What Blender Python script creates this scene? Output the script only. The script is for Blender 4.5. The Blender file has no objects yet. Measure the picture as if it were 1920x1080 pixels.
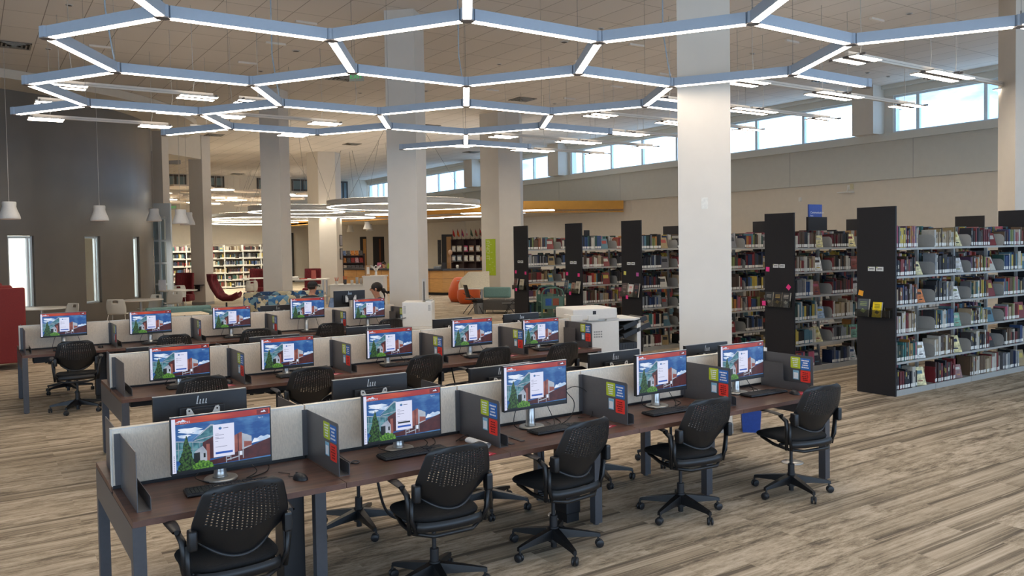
import bpy, bmesh, math, random
from mathutils import Vector, Matrix, Euler
random.seed(7)
C = bpy.context.scene.collection
SC = bpy.context.scene
PI = math.pi
R = math.radians
# ------------------------------------------------------------------ camera, world, exposure
CAM_POS = Vector((0.0, 0.0, 2.04))
RT = Vector((0.82201361, -0.56928185, -0.01455347)).normalized()
FW = Vector((0.56861631, 0.82191341, -0.03367248)).normalized()
UP = RT.cross(FW).normalized()
FOC, CX, CY = 1544.558, 1012.90, 510.60
cam_d = bpy.data.cameras.new('camera')
cam = bpy.data.objects.new('camera', cam_d)
C.objects.link(cam)
SC.camera = cam
cam_d.sensor_width = 36.0
cam_d.lens = FOC * 36.0 / 1920.0
cam_d.shift_x = (960.0 - CX) / 1920.0
cam_d.shift_y = -(540.0 - CY) / 1920.0
cam_d.clip_start = 0.05
cam_d.clip_end = 400
cam.matrix_world = Matrix(((RT.x, UP.x, -FW.x, CAM_POS.x), (RT.y, UP.y, -FW.y, CAM_POS.y), (RT.z, UP.z, -FW.z, CAM_POS.z), (0, 0, 0, 1)))

SC.view_settings.view_transform = 'Standard'
SC.view_settings.look = 'None'
SC.view_settings.exposure = 0.14
SC.view_settings.gamma = 1.0
SC.view_settings.use_curve_mapping = False
SC.cycles.max_bounces = 8
SC.cycles.diffuse_bounces = 5
SC.cycles.use_denoising = True
SC.cycles.sample_clamp_indirect = 6.0
SC.cycles.caustics_reflective = False
SC.cycles.caustics_refractive = False

W = bpy.data.worlds.new('sky_world')
SC.world = W
W.use_nodes = True
nt = W.node_tree
nt.nodes.clear()
wo = nt.nodes.new('ShaderNodeOutputWorld')
bg = nt.nodes.new('ShaderNodeBackground')
tc = nt.nodes.new('ShaderNodeTexCoord')
nz = nt.nodes.new('ShaderNodeTexNoise')
nz.inputs['Scale'].default_value = 5.0
nz.inputs['Detail'].default_value = 6.0
nz.inputs['Roughness'].default_value = 0.55
mp = nt.nodes.new('ShaderNodeMapping')
mp.inputs['Scale'].default_value = (1, 1, 2.4)
cr = nt.nodes.new('ShaderNodeValToRGB')
cr.color_ramp.elements[0].position = 0.40
cr.color_ramp.elements[0].color = (0.2, 0.4, 0.74, 1)
cr.color_ramp.elements[1].position = 0.56
cr.color_ramp.elements[1].color = (0.68, 0.84, 1.0, 1)
nt.links.new(tc.outputs['Generated'], mp.inputs['Vector'])
nt.links.new(mp.outputs['Vector'], nz.inputs['Vector'])
nt.links.new(nz.outputs['Fac'], cr.inputs['Fac'])
nt.links.new(cr.outputs['Color'], bg.inputs['Color'])
bg.inputs['Strength'].default_value = WORLD_STRENGTH = 4.2
nt.links.new(bg.outputs['Background'], wo.inputs['Surface'])

LENS_POWER = 21.0      # emission of the pendant light diffusers
RAIL_POWER = 26.0
ADDED_UP_POWER = 2.2       # upward glow added on the pendants to brighten the ceiling


def at(x, y, depth):
    """pixel of the 1920x1080 photograph at a given distance along the view axis -> point in the room"""
    return CAM_POS + (FW + RT * ((x - CX) / FOC) - UP * ((y - CY) / FOC)) * depth


def s2l(c):
    return c / 12.92 if c <= 0.04045 else ((c + 0.055) / 1.055) ** 2.4


def col(r, g, b):
    return (s2l(r / 255), s2l(g / 255), s2l(b / 255), 1.0)


MATS = {}


def mat(name, rgb, rough=0.6, metal=0.0, var=0.06, scale=40.0, bump=0.0, emit=0.0, spec=0.5, stretch=(1, 1, 1)):
    """principled material whose colour and roughness vary with a noise field"""
    if name in MATS:
        return MATS[name]
    m = bpy.data.materials.new(name)
    m.use_nodes = True
    t = m.node_tree
    p = t.nodes['Principled BSDF']
    base = col(*rgb)
    tcn = t.nodes.new('ShaderNodeTexCoord')
    mpn = t.nodes.new('ShaderNodeMapping')
    mpn.inputs['Scale'].default_value = stretch
    n = t.nodes.new('ShaderNodeTexNoise')
    n.inputs['Scale'].default_value = scale
    n.inputs['Detail'].default_value = 3.0
    t.links.new(tcn.outputs['Object'], mpn.inputs['Vector'])
    t.links.new(mpn.outputs['Vector'], n.inputs['Vector'])
    r = t.nodes.new('ShaderNodeValToRGB')
    r.color_ramp.elements[0].position = 0.3
    r.color_ramp.elements[1].position = 0.7
    r.color_ramp.elements[0].color = tuple(min(1, c * (1 - var * 1.6)) for c in base[:3]) + (1,)
    r.color_ramp.elements[1].color = tuple(min(1, c * (1 + var * 1.6)) for c in base[:3]) + (1,)
    t.links.new(n.outputs['Fac'], r.inputs['Fac'])
    t.links.new(r.outputs['Color'], p.inputs['Base Color'])
    p.inputs['Roughness'].default_value = rough
    p.inputs['Metallic'].default_value = metal
    p.inputs['Specular IOR Level'].default_value = spec
    if bump:
        b = t.nodes.new('ShaderNodeBump')
        b.inputs['Strength'].default_value = bump
        b.inputs['Distance'].default_value = 0.01
        t.links.new(n.outputs['Fac'], b.inputs['Height'])
        t.links.new(b.outputs['Normal'], p.inputs['Normal'])
    if emit:
        t.links.new(r.outputs['Color'], p.inputs['Emission Color'])
        p.inputs['Emission Strength'].default_value = emit
    MATS[name] = m
    return m


def screen_mat(name, rgb, rgb2=None, scale=8.0, strength=0.8, stretch=(1, 1, 1), lo=0.4, hi=0.6):
    """lit display pixels or glowing prints: emission in one colour or two mixed by noise"""
    if name in MATS:
        return MATS[name]
    m = bpy.data.materials.new(name)
    m.use_nodes = True
    t = m.node_tree
    p = t.nodes['Principled BSDF']
    p.inputs['Base Color'].default_value = (0.01, 0.01, 0.01, 1)
    p.inputs['Roughness'].default_value = 0.3
    tcn = t.nodes.new('ShaderNodeTexCoord')
    mpn = t.nodes.new('ShaderNodeMapping')
    mpn.inputs['Scale'].default_value = stretch
    n = t.nodes.new('ShaderNodeTexNoise')
    n.inputs['Scale'].default_value = scale
    n.inputs['Detail'].default_value = 5.0
    r = t.nodes.new('ShaderNodeValToRGB')
    r.color_ramp.elements[0].position = lo
    r.color_ramp.elements[1].position = hi
    r.color_ramp.elements[0].color = col(*rgb)
    r.color_ramp.elements[1].color = col(*(rgb2 or rgb))
    t.links.new(tcn.outputs['Object'], mpn.inputs['Vector'])
    t.links.new(mpn.outputs['Vector'], n.inputs['Vector'])
    t.links.new(n.outputs['Fac'], r.inputs['Fac'])
    t.links.new(r.outputs['Color'], p.inputs['Emission Color'])
    p.inputs['Emission Strength'].default_value = strength
    MATS[name] = m
    return m


class MB:
    """collects shapes into one mesh; every face remembers its material slot"""

    def __init__(self):
        self.v, self.f, self.m, self.s = [], [], [], []

    def add(self, vs, fs, mi=0, smooth=False, M=None):
        o = len(self.v)
        for p in vs:
            p = Vector(p)
            self.v.append(M @ p if M else p)
        for f in fs:
            self.f.append([o + i for i in f])
            self.m.append(mi)
            self.s.append(smooth)
        return self

    def box(self, x0, x1, y0, y1, z0, z1, mi=0, M=None, c=0.0):
        if c <= 0:
            vs = [(x0, y0, z0), (x1, y0, z0), (x1, y1, z0), (x0, y1, z0), (x0, y0, z1), (x1, y0, z1), (x1, y1, z1), (x0, y1, z1)]
            fs = [(3, 2, 1, 0), (4, 5, 6, 7), (0, 1, 5, 4), (1, 2, 6, 5), (2, 3, 7, 6), (3, 0, 4, 7)]
            return self.add(vs, fs, mi, False, M)
        bm = bmesh.new()
        bmesh.ops.create_cube(bm, size=1.0)
        for v in bm.verts:
            v.co = Vector(((x0 + x1) / 2 + v.co.x * (x1 - x0), (y0 + y1) / 2 + v.co.y * (y1 - y0), (z0 + z1) / 2 + v.co.z * (z1 - z0)))
        cc = min(c, (x1 - x0) * 0.49, (y1 - y0) * 0.49, (z1 - z0) * 0.49)
        bmesh.ops.bevel(bm, geom=bm.edges[:], offset=cc, segments=3 if c > 0.02 else 2, affect='EDGES', profile=0.6)
        return self.bm(bm, mi, M, smooth=c > 0.02)

    def bm(self, bm, mi=0, M=None, smooth=False):
        bm.verts.index_update()
        self.add([v.co.copy() for v in bm.verts], [[v.index for v in f.verts] for f in bm.faces], mi, smooth, M)
        bm.free()
        return self

    def cyl(self, p0, p1, r0, r1=None, n=12, mi=0, M=None, cap=True, smooth=True):
        r1 = r0 if r1 is None else r1
        p0, p1 = Vector(p0), Vector(p1)
        d = (p1 - p0).normalized()
        a = d.orthogonal().normalized()
        b = d.cross(a)
        vs = [p0 + (a * math.cos(2 * PI * i / n) + b * math.sin(2 * PI * i / n)) * r0 for i in range(n)]
        vs += [p1 + (a * math.cos(2 * PI * i / n) + b * math.sin(2 * PI * i / n)) * r1 for i in range(n)]
        self.add(vs, [(i, (i + 1) % n, n + (i + 1) % n, n + i) for i in range(n)], mi, smooth, M)
        if cap:
            self.add(vs, [list(range(n))[::-1], list(range(n, 2 * n))], mi, False, M)
        return self

    def tube(self, pts, r, n=6, mi=0, M=None, closed=False):
        pts = [Vector(p) for p in pts]
        k = len(pts)
        rs = r if isinstance(r, (list, tuple)) else [r] * k
        vs, prev = [], None
        for i, p in enumerate(pts):
            if closed:
                d = (pts[(i + 1) % k] - pts[i - 1]).normalized()
            else:
                d = (pts[min(i + 1, k - 1)] - pts[max(i - 1, 0)]).normalized()
            a = d.orthogonal().normalized() if prev is None else (prev - d * prev.dot(d)).normalized()
            prev = a
            b = d.cross(a)
            vs += [p + (a * math.cos(2 * PI * j / n) + b * math.sin(2 * PI * j / n)) * rs[i] for j in range(n)]
        fs = []
        for i in range(k if closed else k - 1):
            o, q = i * n, ((i + 1) % k) * n
            fs += [(o + j, o + (j + 1) % n, q + (j + 1) % n, q + j) for j in range(n)]
        if not closed:
            fs += [list(range(n))[::-1], list(range((k - 1) * n, k * n))]
        return self.add(vs, fs, mi, True, M)

    def lathe(self, prof, n=20, mi=0, M=None, smooth=True):
        vs = []
        for (r, z) in prof:
            vs += [(r * math.cos(2 * PI * j / n), r * math.sin(2 * PI * j / n), z) for j in range(n)]
        fs = []
        for i in range(len(prof) - 1):
            o, q = i * n, (i + 1) * n
            fs += [(o + j, o + (j + 1) % n, q + (j + 1) % n, q + j) for j in range(n)]
        return self.add(vs, fs, mi, smooth, M)

    def prism(self, poly, y0, y1, mi=0, M=None, smooth=False):
        """poly in x-z, extruded from y0 to y1"""
        n = len(poly)
        vs = [(x, y0, z) for x, z in poly] + [(x, y1, z) for x, z in poly]
        fs = [(i, (i + 1) % n, n + (i + 1) % n, n + i) for i in range(n)]
        self.add(vs, fs, mi, smooth, M)
        return self.add(vs, [list(range(n))[::-1], list(range(n, 2 * n))], mi, False, M)

    def slab(self, poly, z0, z1, mi=0, M=None, smooth=False):
        """poly in x-y, extruded from z0 to z1"""
        n = len(poly)
        vs = [(x, y, z0) for x, y in poly] + [(x, y, z1) for x, y in poly]
        fs = [(i, (i + 1) % n, n + (i + 1) % n, n + i) for i in range(n)]
        self.add(vs, fs, mi, smooth, M)
        return self.add(vs, [list(range(n))[::-1], list(range(n, 2 * n))], mi, False, M)

    def grid(self, fn, nu, nv, mi=0, M=None, keep=None, smooth=True, closed_u=False):
        vs = [fn(i / nu, j / nv) for j in range(nv + 1) for i in range(nu + 1)]
        fs = [(j * (nu + 1) + i, j * (nu + 1) + i + 1, (j + 1) * (nu + 1) + i + 1, (j + 1) * (nu + 1) + i)
              for j in range(nv) for i in range(nu) if keep is None or keep(i, j)]
        return self.add(vs, fs, mi, smooth, M)

    def mesh(self, name, mats):
        me = bpy.data.meshes.new(name)
        me.from_pydata([tuple(v) for v in self.v], [], self.f)
        for m in (mats if isinstance(mats, (list, tuple)) else [mats]):
            me.materials.append(m)
        me.polygons.foreach_set('material_index', self.m)
        me.polygons.foreach_set('use_smooth', self.s)
        me.update()
        return me

    def build(self, name, mats, parent=None, loc=None, rz=0.0, fix=False):
        me = self.mesh(name, mats)
        if fix:
            b = bmesh.new()
            b.from_mesh(me)
            bmesh.ops.remove_doubles(b, verts=b.verts, dist=1e-5)
            bmesh.ops.recalc_face_normals(b, faces=b.faces)
            b.to_mesh(me)
            b.free()
        o = bpy.data.objects.new(name, me)
        C.objects.link(o)
        if parent:
            o.parent = parent
        if loc is not None:
            o.location = loc
        if rz:
            o.rotation_euler.z = rz
        return o


def obj_of(name, me, parent=None, loc=None, rz=0.0):
    o = bpy.data.objects.new(name, me)
    C.objects.link(o)
    if parent:
        o.parent = parent
    if loc is not None:
        o.location = loc
    o.rotation_euler.z = rz
    return o


def tag(o, label, cat=None, group=None, kind=None):
    if label:
        o['label'] = label
    if cat:
        o['category'] = cat
    if group:
        o['group'] = group
    if kind:
        o['kind'] = kind
    return o


def struct(o):
    o['kind'] = 'structure'
    return o


def thing(name, label, cat, loc=(0, 0, 0), rz=0.0, group=None):
    o = bpy.data.objects.new(name, None)
    o.empty_display_size = 0.1
    C.objects.link(o)
    o.location = loc
    o.rotation_euler.z = rz
    return tag(o, label, cat, group)


def kids(o):
    return [c for c in bpy.data.objects if c.parent == o]


def dup(root, kidmap, label, loc, rz, group=None):
    """copy of a thing with copies of its parts and sub-parts; kidmap: object -> children"""
    def cp(o, parent):
        c = o.copy()
        C.objects.link(c)
        if parent:
            c.parent = parent
        for k in kidmap.get(o, []):
            cp(k, c)
        return c
    r = cp(root, None)
    r.location = loc
    r.rotation_euler = (0, 0, rz)
    r['label'] = label
    if group:
        r['group'] = group
    return r


def kidmap_of(root):
    m = {}
    def walk(o):
        m[o] = kids(o)
        for k in m[o]:
            walk(k)
    walk(root)
    return m


_tcache = {}


def text(mb, s, size, M, mi=0, align='CENTER', extrude=0.0):
    """lettering laid in the x-y plane of M"""
    key = (s, align)
    if key not in _tcache:
        cu = bpy.data.curves.new('t', 'FONT')
        cu.body = s
        cu.align_x = align
        cu.align_y = 'CENTER'
        cu.resolution_u = 2
        ob = bpy.data.objects.new('t', cu)
        C.objects.link(ob)
        dg = bpy.context.evaluated_depsgraph_get()
        me = bpy.data.meshes.new_from_object(ob.evaluated_get(dg))
        _tcache[key] = ([v.co.copy() for v in me.vertices], [list(p.vertices) for p in me.polygons])
        bpy.data.objects.remove(ob)
        bpy.data.curves.remove(cu)
        bpy.data.meshes.remove(me)
    vs, fs = _tcache[key]
    mb.add([v * size for v in vs], fs, mi, False, M)


def T(x, y, z):
    return Matrix.Translation((x, y, z))


def RZ(a):
    return Matrix.Rotation(a, 4, 'Z')


def RX(a):
    return Matrix.Rotation(a, 4, 'X')


def RY(a):
    return Matrix.Rotation(a, 4, 'Y')


ORD = ['first', 'second', 'third', 'fourth', 'fifth', 'sixth', 'seventh', 'eighth', 'ninth', 'tenth', 'eleventh', 'twelfth', 'thirteenth',
       'fourteenth', 'fifteenth', 'sixteenth', 'seventeenth', 'eighteenth', 'nineteenth', 'twentieth', 'twenty-first', 'twenty-second',
       'twenty-third', 'twenty-fourth', 'twenty-fifth', 'twenty-sixth', 'twenty-seventh', 'twenty-eighth', 'twenty-ninth', 'thirtieth']
# ------------------------------------------------------------------ materials of the building
def carpet_mat():
    m = bpy.data.materials.new('carpet')
    m.use_nodes = True
    t = m.node_tree
    N, L = t.nodes, t.links
    p = N['Principled BSDF']
    p.inputs['Roughness'].default_value = 0.95
    p.inputs['Specular IOR Level'].default_value = 0.1
    tcn = N.new('ShaderNodeTexCoord')

    def noise(scale, sc, detail, rough=0.5):
        mp_ = N.new('ShaderNodeMapping')
        mp_.inputs['Scale'].default_value = sc
        n = N.new('ShaderNodeTexNoise')
        n.inputs['Scale'].default_value = scale
        n.inputs['Detail'].default_value = detail
        n.inputs['Roughness'].default_value = rough
        return mp_, n
    br = N.new('ShaderNodeTexBrick')
    br.inputs['Color1'].default_value = (0, 0, 0, 1)
    br.inputs['Color2'].default_value = (1, 1, 1, 1)
    br.inputs['Mortar'].default_value = (0.5, 0.5, 0.5, 1)
    br.inputs['Scale'].default_value = 1.0
    br.inputs['Mortar Size'].default_value = 0.0
    br.inputs['Brick Width'].default_value = 1.0
    br.inputs['Row Height'].default_value = 0.25
    br.offset = 0.37
    L.new(tcn.outputs['Object'], br.inputs['Vector'])
    # each plank shows another stretch of the streak pattern
    sep = N.new('ShaderNodeSeparateColor')
    L.new(br.outputs['Color'], sep.inputs['Color'])
    mul = N.new('ShaderNodeMath')
    mul.operation = 'MULTIPLY'
    mul.inputs[1].default_value = 37.0
    L.new(sep.outputs['Red'], mul.inputs[0])
    cb = N.new('ShaderNodeCombineXYZ')
    L.new(mul.outputs[0], cb.inputs['Z'])
    add = N.new('ShaderNodeVectorMath')
    add.operation = 'ADD'
    L.new(tcn.outputs['Object'], add.inputs[0])
    L.new(cb.outputs[0], add.inputs[1])
    m1, n1 = noise(1.0, (0.8, 5.0, 1), 3, 0.5)     # broad streaks along the planks
    m2, n2 = noise(1.0, (0.5, 60, 1), 3, 0.7)        # fine streaks
    m3, n3 = noise(1.0, (3.5, 17, 1), 8, 0.82)         # distressed flecks
    m4, n4 = noise(1.0, (260, 260, 1), 2, 0.6)       # pile
    for mm in (m1, m2, m3):
        L.new(add.outputs[0], mm.inputs['Vector'])
    L.new(tcn.outputs['Object'], m4.inputs['Vector'])
    for mm, nn in ((m1, n1), (m2, n2), (m3, n3), (m4, n4)):
        L.new(mm.outputs[0], nn.inputs['Vector'])

    def mixv(a, b, w):
        x = N.new('ShaderNodeMath')
        x.operation = 'MULTIPLY_ADD'
        x.inputs[1].default_value = w
        L.new(b, x.inputs[0])
        L.new(a, x.inputs[2])
        return x.outputs[0]
    # about half the planks are crisply striped, the others mottled
    gt = N.new('ShaderNodeMapRange')
    gt.inputs['From Min'].default_value = 0.35
    gt.inputs['From Max'].default_value = 0.65
    L.new(sep.outputs['Red'], gt.inputs['Value'])
    mixn = N.new('ShaderNodeMix')
    mixn.inputs['A'].default_value = 0
    L.new(gt.outputs['Result'], mixn.inputs['Factor'])
    sx = N.new('ShaderNodeSeparateXYZ')
    L.new(tcn.outputs['Object'], sx.inputs[0])
    ym = N.new('ShaderNodeMath')
    ym.operation = 'MULTIPLY'
    ym.inputs[1].default_value = 4.0
    L.new(sx.outputs['Y'], ym.inputs[0])
    yw = N.new('ShaderNodeMath')
    yw.operation = 'MULTIPLY_ADD'
    yw.inputs[1].default_value = 0.35
    L.new(n1.outputs['Fac'], yw.inputs[0])
    L.new(ym.outputs[0], yw.inputs[2])
    yf = N.new('ShaderNodeMath')
    yf.operation = 'FRACT'
    L.new(yw.outputs[0], yf.inputs[0])
    st = N.new('ShaderNodeValToRGB')
    se = st.color_ramp.elements
    se[0].position, se[0].color = 0.0, (0.20, 0.20, 0.20, 1)
    se[1].position, se[1].color = 1.0, (0.24, 0.24, 0.24, 1)
    for pos, v in ((0.10, 0.20), (0.13, 0.62), (0.16, 0.24), (0.24, 0.26), (0.27, 0.46), (0.62, 0.50), (0.70, 0.70), (0.92, 0.66), (0.95, 0.40)):
        q_ = se.new(pos)
        q_.color = (v, v, v, 1)
    L.new(yf.outputs[0], st.inputs['Fac'])
    sm = N.new('ShaderNodeMix')
    sm.inputs['Factor'].default_value = 0.58
    L.new(st.outputs['Color'], sm.inputs['A'])
    L.new(n2.outputs['Fac'], sm.inputs['B'])
    L.new(sm.outputs['Result'], mixn.inputs['A'])
    L.new(n3.outputs['Fac'], mixn.inputs['B'])
    s = mixv(mixn.outputs['Result'], n1.outputs['Fac'], 0.35)
    s = mixv(s, sep.outputs['Green'], 0.0)
    s = mixv(s, n3.outputs['Fac'], 0.25)
    s = mixv(s, sep.outputs['Red'], 0.07)
    s = mixv(s, n4.outputs['Fac'], 0.14)
    r = N.new('ShaderNodeValToRGB')
    e = r.color_ramp.elements
    e[0].position, e[0].color = 0.90, col(*CARPET[0])
    e[1].position, e[1].color = 1.45, col(*CARPET[4])
    for pos, c in ((1.02, CARPET[1]), (1.14, CARPET[2]), (1.26, CARPET[3])):
        x = e.new(min(pos / 1.0, 1.0) if False else 0.5)
        x.color = col(*c)
    # positions rescaled to 0..1
    mr = N.new('ShaderNodeMapRange')
    mr.inputs['From Min'].default_value = 0.70
    mr.inputs['From Max'].default_value = 1.09
    L.new(s, mr.inputs['Value'])
    for i, pos in enumerate((0.05, 0.28, 0.45, 0.62, 0.92)):
        e[i].position = pos
        e[i].color = col(*CARPET[i])
    L.new(mr.outputs['Result'], r.inputs['Fac'])
    L.new(r.outputs['Color'], p.inputs['Base Color'])
    b = N.new('ShaderNodeBump')
    b.inputs['Strength'].default_value = 0.35
    b.inputs['Distance'].default_value = 0.004
    L.new(n4.outputs['Fac'], b.inputs['Height'])
    L.new(b.outputs['Normal'], p.inputs['Normal'])
    return m


CARPET = [(106, 95, 83), (136, 123, 107), (162, 147, 126), (180, 164, 143), (202, 187, 167)]


def ceiling_mat():
    m = bpy.data.materials.new('ceiling_tile')
    m.use_nodes = True
    t = m.node_tree
    N, L = t.nodes, t.links
    p = N['Principled BSDF']
    p.inputs['Roughness'].default_value = 0.9
    p.inputs['Specular IOR Level'].default_value = 0.1
    tcn = N.new('ShaderNodeTexCoord')
    br = N.new('ShaderNodeTexBrick')
    br.inputs['Color1'].default_value = col(214, 206, 196)
    br.inputs['Color2'].default_value = col(220, 212, 202)
    br.inputs['Mortar'].default_value = col(150, 142, 132)
    br.inputs['Scale'].default_value = 1.0
    br.inputs['Mortar Size'].default_value = 0.007
    br.inputs['Brick Width'].default_value = 0.61
    br.inputs['Row Height'].default_value = 1.22
    br.offset = 0.0
    L.new(tcn.outputs['Object'], br.inputs['Vector'])
    L.new(br.outputs['Color'], p.inputs['Base Color'])
    return m


M_CARPET = carpet_mat()
M_CEIL = ceiling_mat()
M_WALL = mat('wall_paint', (212, 203, 188), 0.85, var=0.012, scale=6)
M_BAND_SHADE = mat('band_shade_paint', (196, 194, 184), 0.8, var=0.012, scale=6)  # wall paint greyed for the shadow and bluish light on the upper band
M_COL = mat('column_paint', (208, 200, 188), 0.6, var=0.01, scale=5)
M_LEDGE = mat('ledge_paint', (208, 206, 196), 0.7, var=0.01)
M_DRUM = mat('drum_paint', (112, 106, 97), 0.3, var=0.05, scale=1.2, spec=0.6)
M_FRAME = mat('window_aluminium', (214, 224, 230), 0.4, metal=0.0, var=0.03)
M_DARKFRAME = mat('dark_window_frame', (62, 58, 54), 0.5, var=0.04)
M_ORANGE = mat('orange_fascia', (206, 146, 52), 0.6, var=0.04, scale=3)
M_GREYTRIM = mat('grey_trim', (150, 150, 148), 0.5, var=0.02)


def glass_mat(name, rgb, alpha_mix=0.85, rough=0.02):
    m = bpy.data.materials.new(name)
    m.use_nodes = True
    t = m.node_tree
    t.nodes.clear()
    o = t.nodes.new('ShaderNodeOutputMaterial')
    mx = t.nodes.new('ShaderNodeMixShader')
    tr = t.nodes.new('ShaderNodeBsdfTransparent')
    gl = t.nodes.new('ShaderNodeBsdfGlossy')
    n = t.nodes.new('ShaderNodeTexNoise')
    n.inputs['Scale'].default_value = 3
    mr = t.nodes.new('ShaderNodeMapRange')
    mr.inputs['To Min'].default_value = 1 - alpha_mix - 0.01
    mr.inputs['To Max'].default_value = 1 - alpha_mix + 0.01
    gl.inputs['Roughness'].default_value = rough
    tr.inputs['Color'].default_value = col(*rgb)
    t.links.new(n.outputs['Fac'], mr.inputs['Value'])
    t.links.new(mr.outputs['Result'], mx.inputs[0])
    t.links.new(tr.outputs[0], mx.inputs[1])
    t.links.new(gl.outputs[0], mx.inputs[2])
    t.links.new(mx.outputs[0], o.inputs['Surface'])
    return m


M_GLASS = glass_mat('window_glass', (240, 249, 255), 0.94)
M_ACRYLIC = glass_mat('clear_acrylic', (225, 225, 220), 0.82, 0.1)

CZ = 6.24        # ceiling height
XW = 20.8        # clerestory wall
YF = 49.0        # far wall
X0, Y0 = -12.0, -3.0

struct(MB().box(X0, XW + 0.3, Y0, YF + 0.3, -0.1, 0.0).build('floor', M_CARPET))
struct(MB().box(X0, XW + 0.3, Y0, YF + 0.3, CZ, CZ + 0.15).build('ceiling', M_CEIL))
struct(MB().box(X0 - 0.2, X0, 9.0, YF + 0.3, 0, CZ).build('wall_left_light_block', M_WALL))  # unseen wall added to close the left side and control the light
struct(MB().box(X0, XW + 0.3, YF, YF + 0.25, 0, CZ).build('wall_far', M_WALL))
struct(MB().box(X0 - 0.2, XW + 0.3, Y0 - 0.2, Y0, 3.3, CZ).build('wall_near_light_block', M_WALL))  # unseen upper wall added to cut the light entering from behind
struct(MB().box(X0 - 0.2, X0, Y0, 9.0, 3.3, CZ).build('wall_side_light_block', M_WALL))  # unseen upper wall added to limit the light from the open side
# right wall below the clerestory, its deep upper band and the ledge
struct(MB().box(XW, XW + 0.3, Y0, YF, 0, 4.7).build('wall_right', M_WALL))
mb = MB()
mb.box(XW - 0.12, XW, Y0, YF, 3.68, 4.72)
for yy in (8.9, 12.4, 16.4, 20.4, 24.4, 28.4, 32.4, 36.4, 40.4):
    mb.box(XW - 0.123, XW - 0.12, yy, yy + 0.012, 3.68, 4.72, 1)
struct(mb.build('trim_1', [M_BAND_SHADE, M_GREYTRIM]))
struct(MB().box(XW - 0.22, XW + 0.3, Y0, YF, 4.72, 4.92).build('trim_2', M_LEDGE))
struct(MB().box(XW - 0.05, XW + 0.3, Y0, YF, 5.95, CZ).box(XW - 0.16, XW - 0.05, Y0, YF, 6.14, CZ).build('trim_3', M_LEDGE))
bays = [(Y0 + 0.2, 13.05, [1.7, 3.5, 5.3, 7.05, 8.8, 10.58, 12.36]), (14.15, 27.7, [16.02, 17.83, 19.65, 21.45, 23.28, 25.09, 26.9]),
        (28.85, 34.9, [30.5, 32.3, 34.1]), (36.25, 48.9, [37.84, 39.6, 41.4, 43.2, 45.0, 46.8, 47.6])]
for i, (a, b, mu) in enumerate(bays):
    f = MB()
    f.box(XW + 0.02, XW + 0.12, a, b, 4.92, 4.98).box(XW + 0.02, XW + 0.12, a, b, 5.89, 5.95)
    f.box(XW + 0.02, XW + 0.12, a, a + 0.06, 4.98, 5.89).box(XW + 0.02, XW + 0.12, b - 0.06, b, 4.98, 5.89)
    for q in mu:
        f.box(XW + 0.02, XW + 0.12, q - 0.045, q + 0.045, 4.98, 5.89)
    w = struct(f.build('window_%d' % (i + 1), M_FRAME))
    MB().box(XW + 0.06, XW + 0.07, a + 0.05, b - 0.05, 4.97, 5.9).build('pane', M_GLASS, w)
pr = MB()
ys = [(13.05, 14.15), (27.7, 28.85), (34.9, 36.25), (Y0, Y0 + 0.2)]
for a, b in ys:
    pr.box(XW - 0.02, XW + 0.3, a, b, 4.92, 5.95)
struct(pr.build('wall_right_piers', M_COL))
for k, (a, b) in enumerate([(13.3, 13.95), (27.85, 28.6), (35.0, 35.8)]):
    struct(MB().box(XW - 0.55, XW - 0.02, a, b, 4.92, CZ).build('trim_%d' % (4 + k), M_COL))
# wall-coloured strip where the office canopy starts
struct(MB().box(XW - 0.02, XW, 23.9, 24.0, 3.2, 3.72).build('trim_8', M_WALL))


def column(cx, cy, side, rot, n=4, name='column'):
    r = side / (2 * math.sin(PI / n))
    poly = [(cx + r * math.cos(rot + 2 * PI * i / n), cy + r * math.sin(rot + 2 * PI * i / n)) for i in range(n)]
    o = MB().slab(poly, 0, CZ, 0).build(name, M_COL)
    r2 = r + 0.012
    poly = [(cx + r2 * math.cos(rot + 2 * PI * i / n), cy + r2 * math.sin(rot + 2 * PI * i / n)) for i in range(n)]
    b = MB().slab(poly, 0, 0.1, 0).build('baseboard', M_GREYTRIM, o)
    return struct(o)


COLS = ((6.63, 6.41), (6.58, 13.72), (6.77, 22.14), (7.1, 32.35))
HEXC = ((14.28, 22.75), (13.07, 35.7))
# square columns stand turned by 45 degrees: corners on the axes
for cx, cy in COLS:
    column(cx, cy, 0.55, 0.0)
column(15.12, 6.9, 0.80, 0.0)
# six-sided columns of the second row
for cx, cy in HEXC:
    column(cx, cy, 0.74, R(50 + 30 - 30), 6)

# ------------------------------------------------------------------ brown drum with slot windows
DC, DR = Vector((-2.4, 30.8)), 7.5


def dp(a, r=DR):
    return (DC.x + r * math.cos(R(a)), DC.y + r * math.sin(R(a)))


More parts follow.
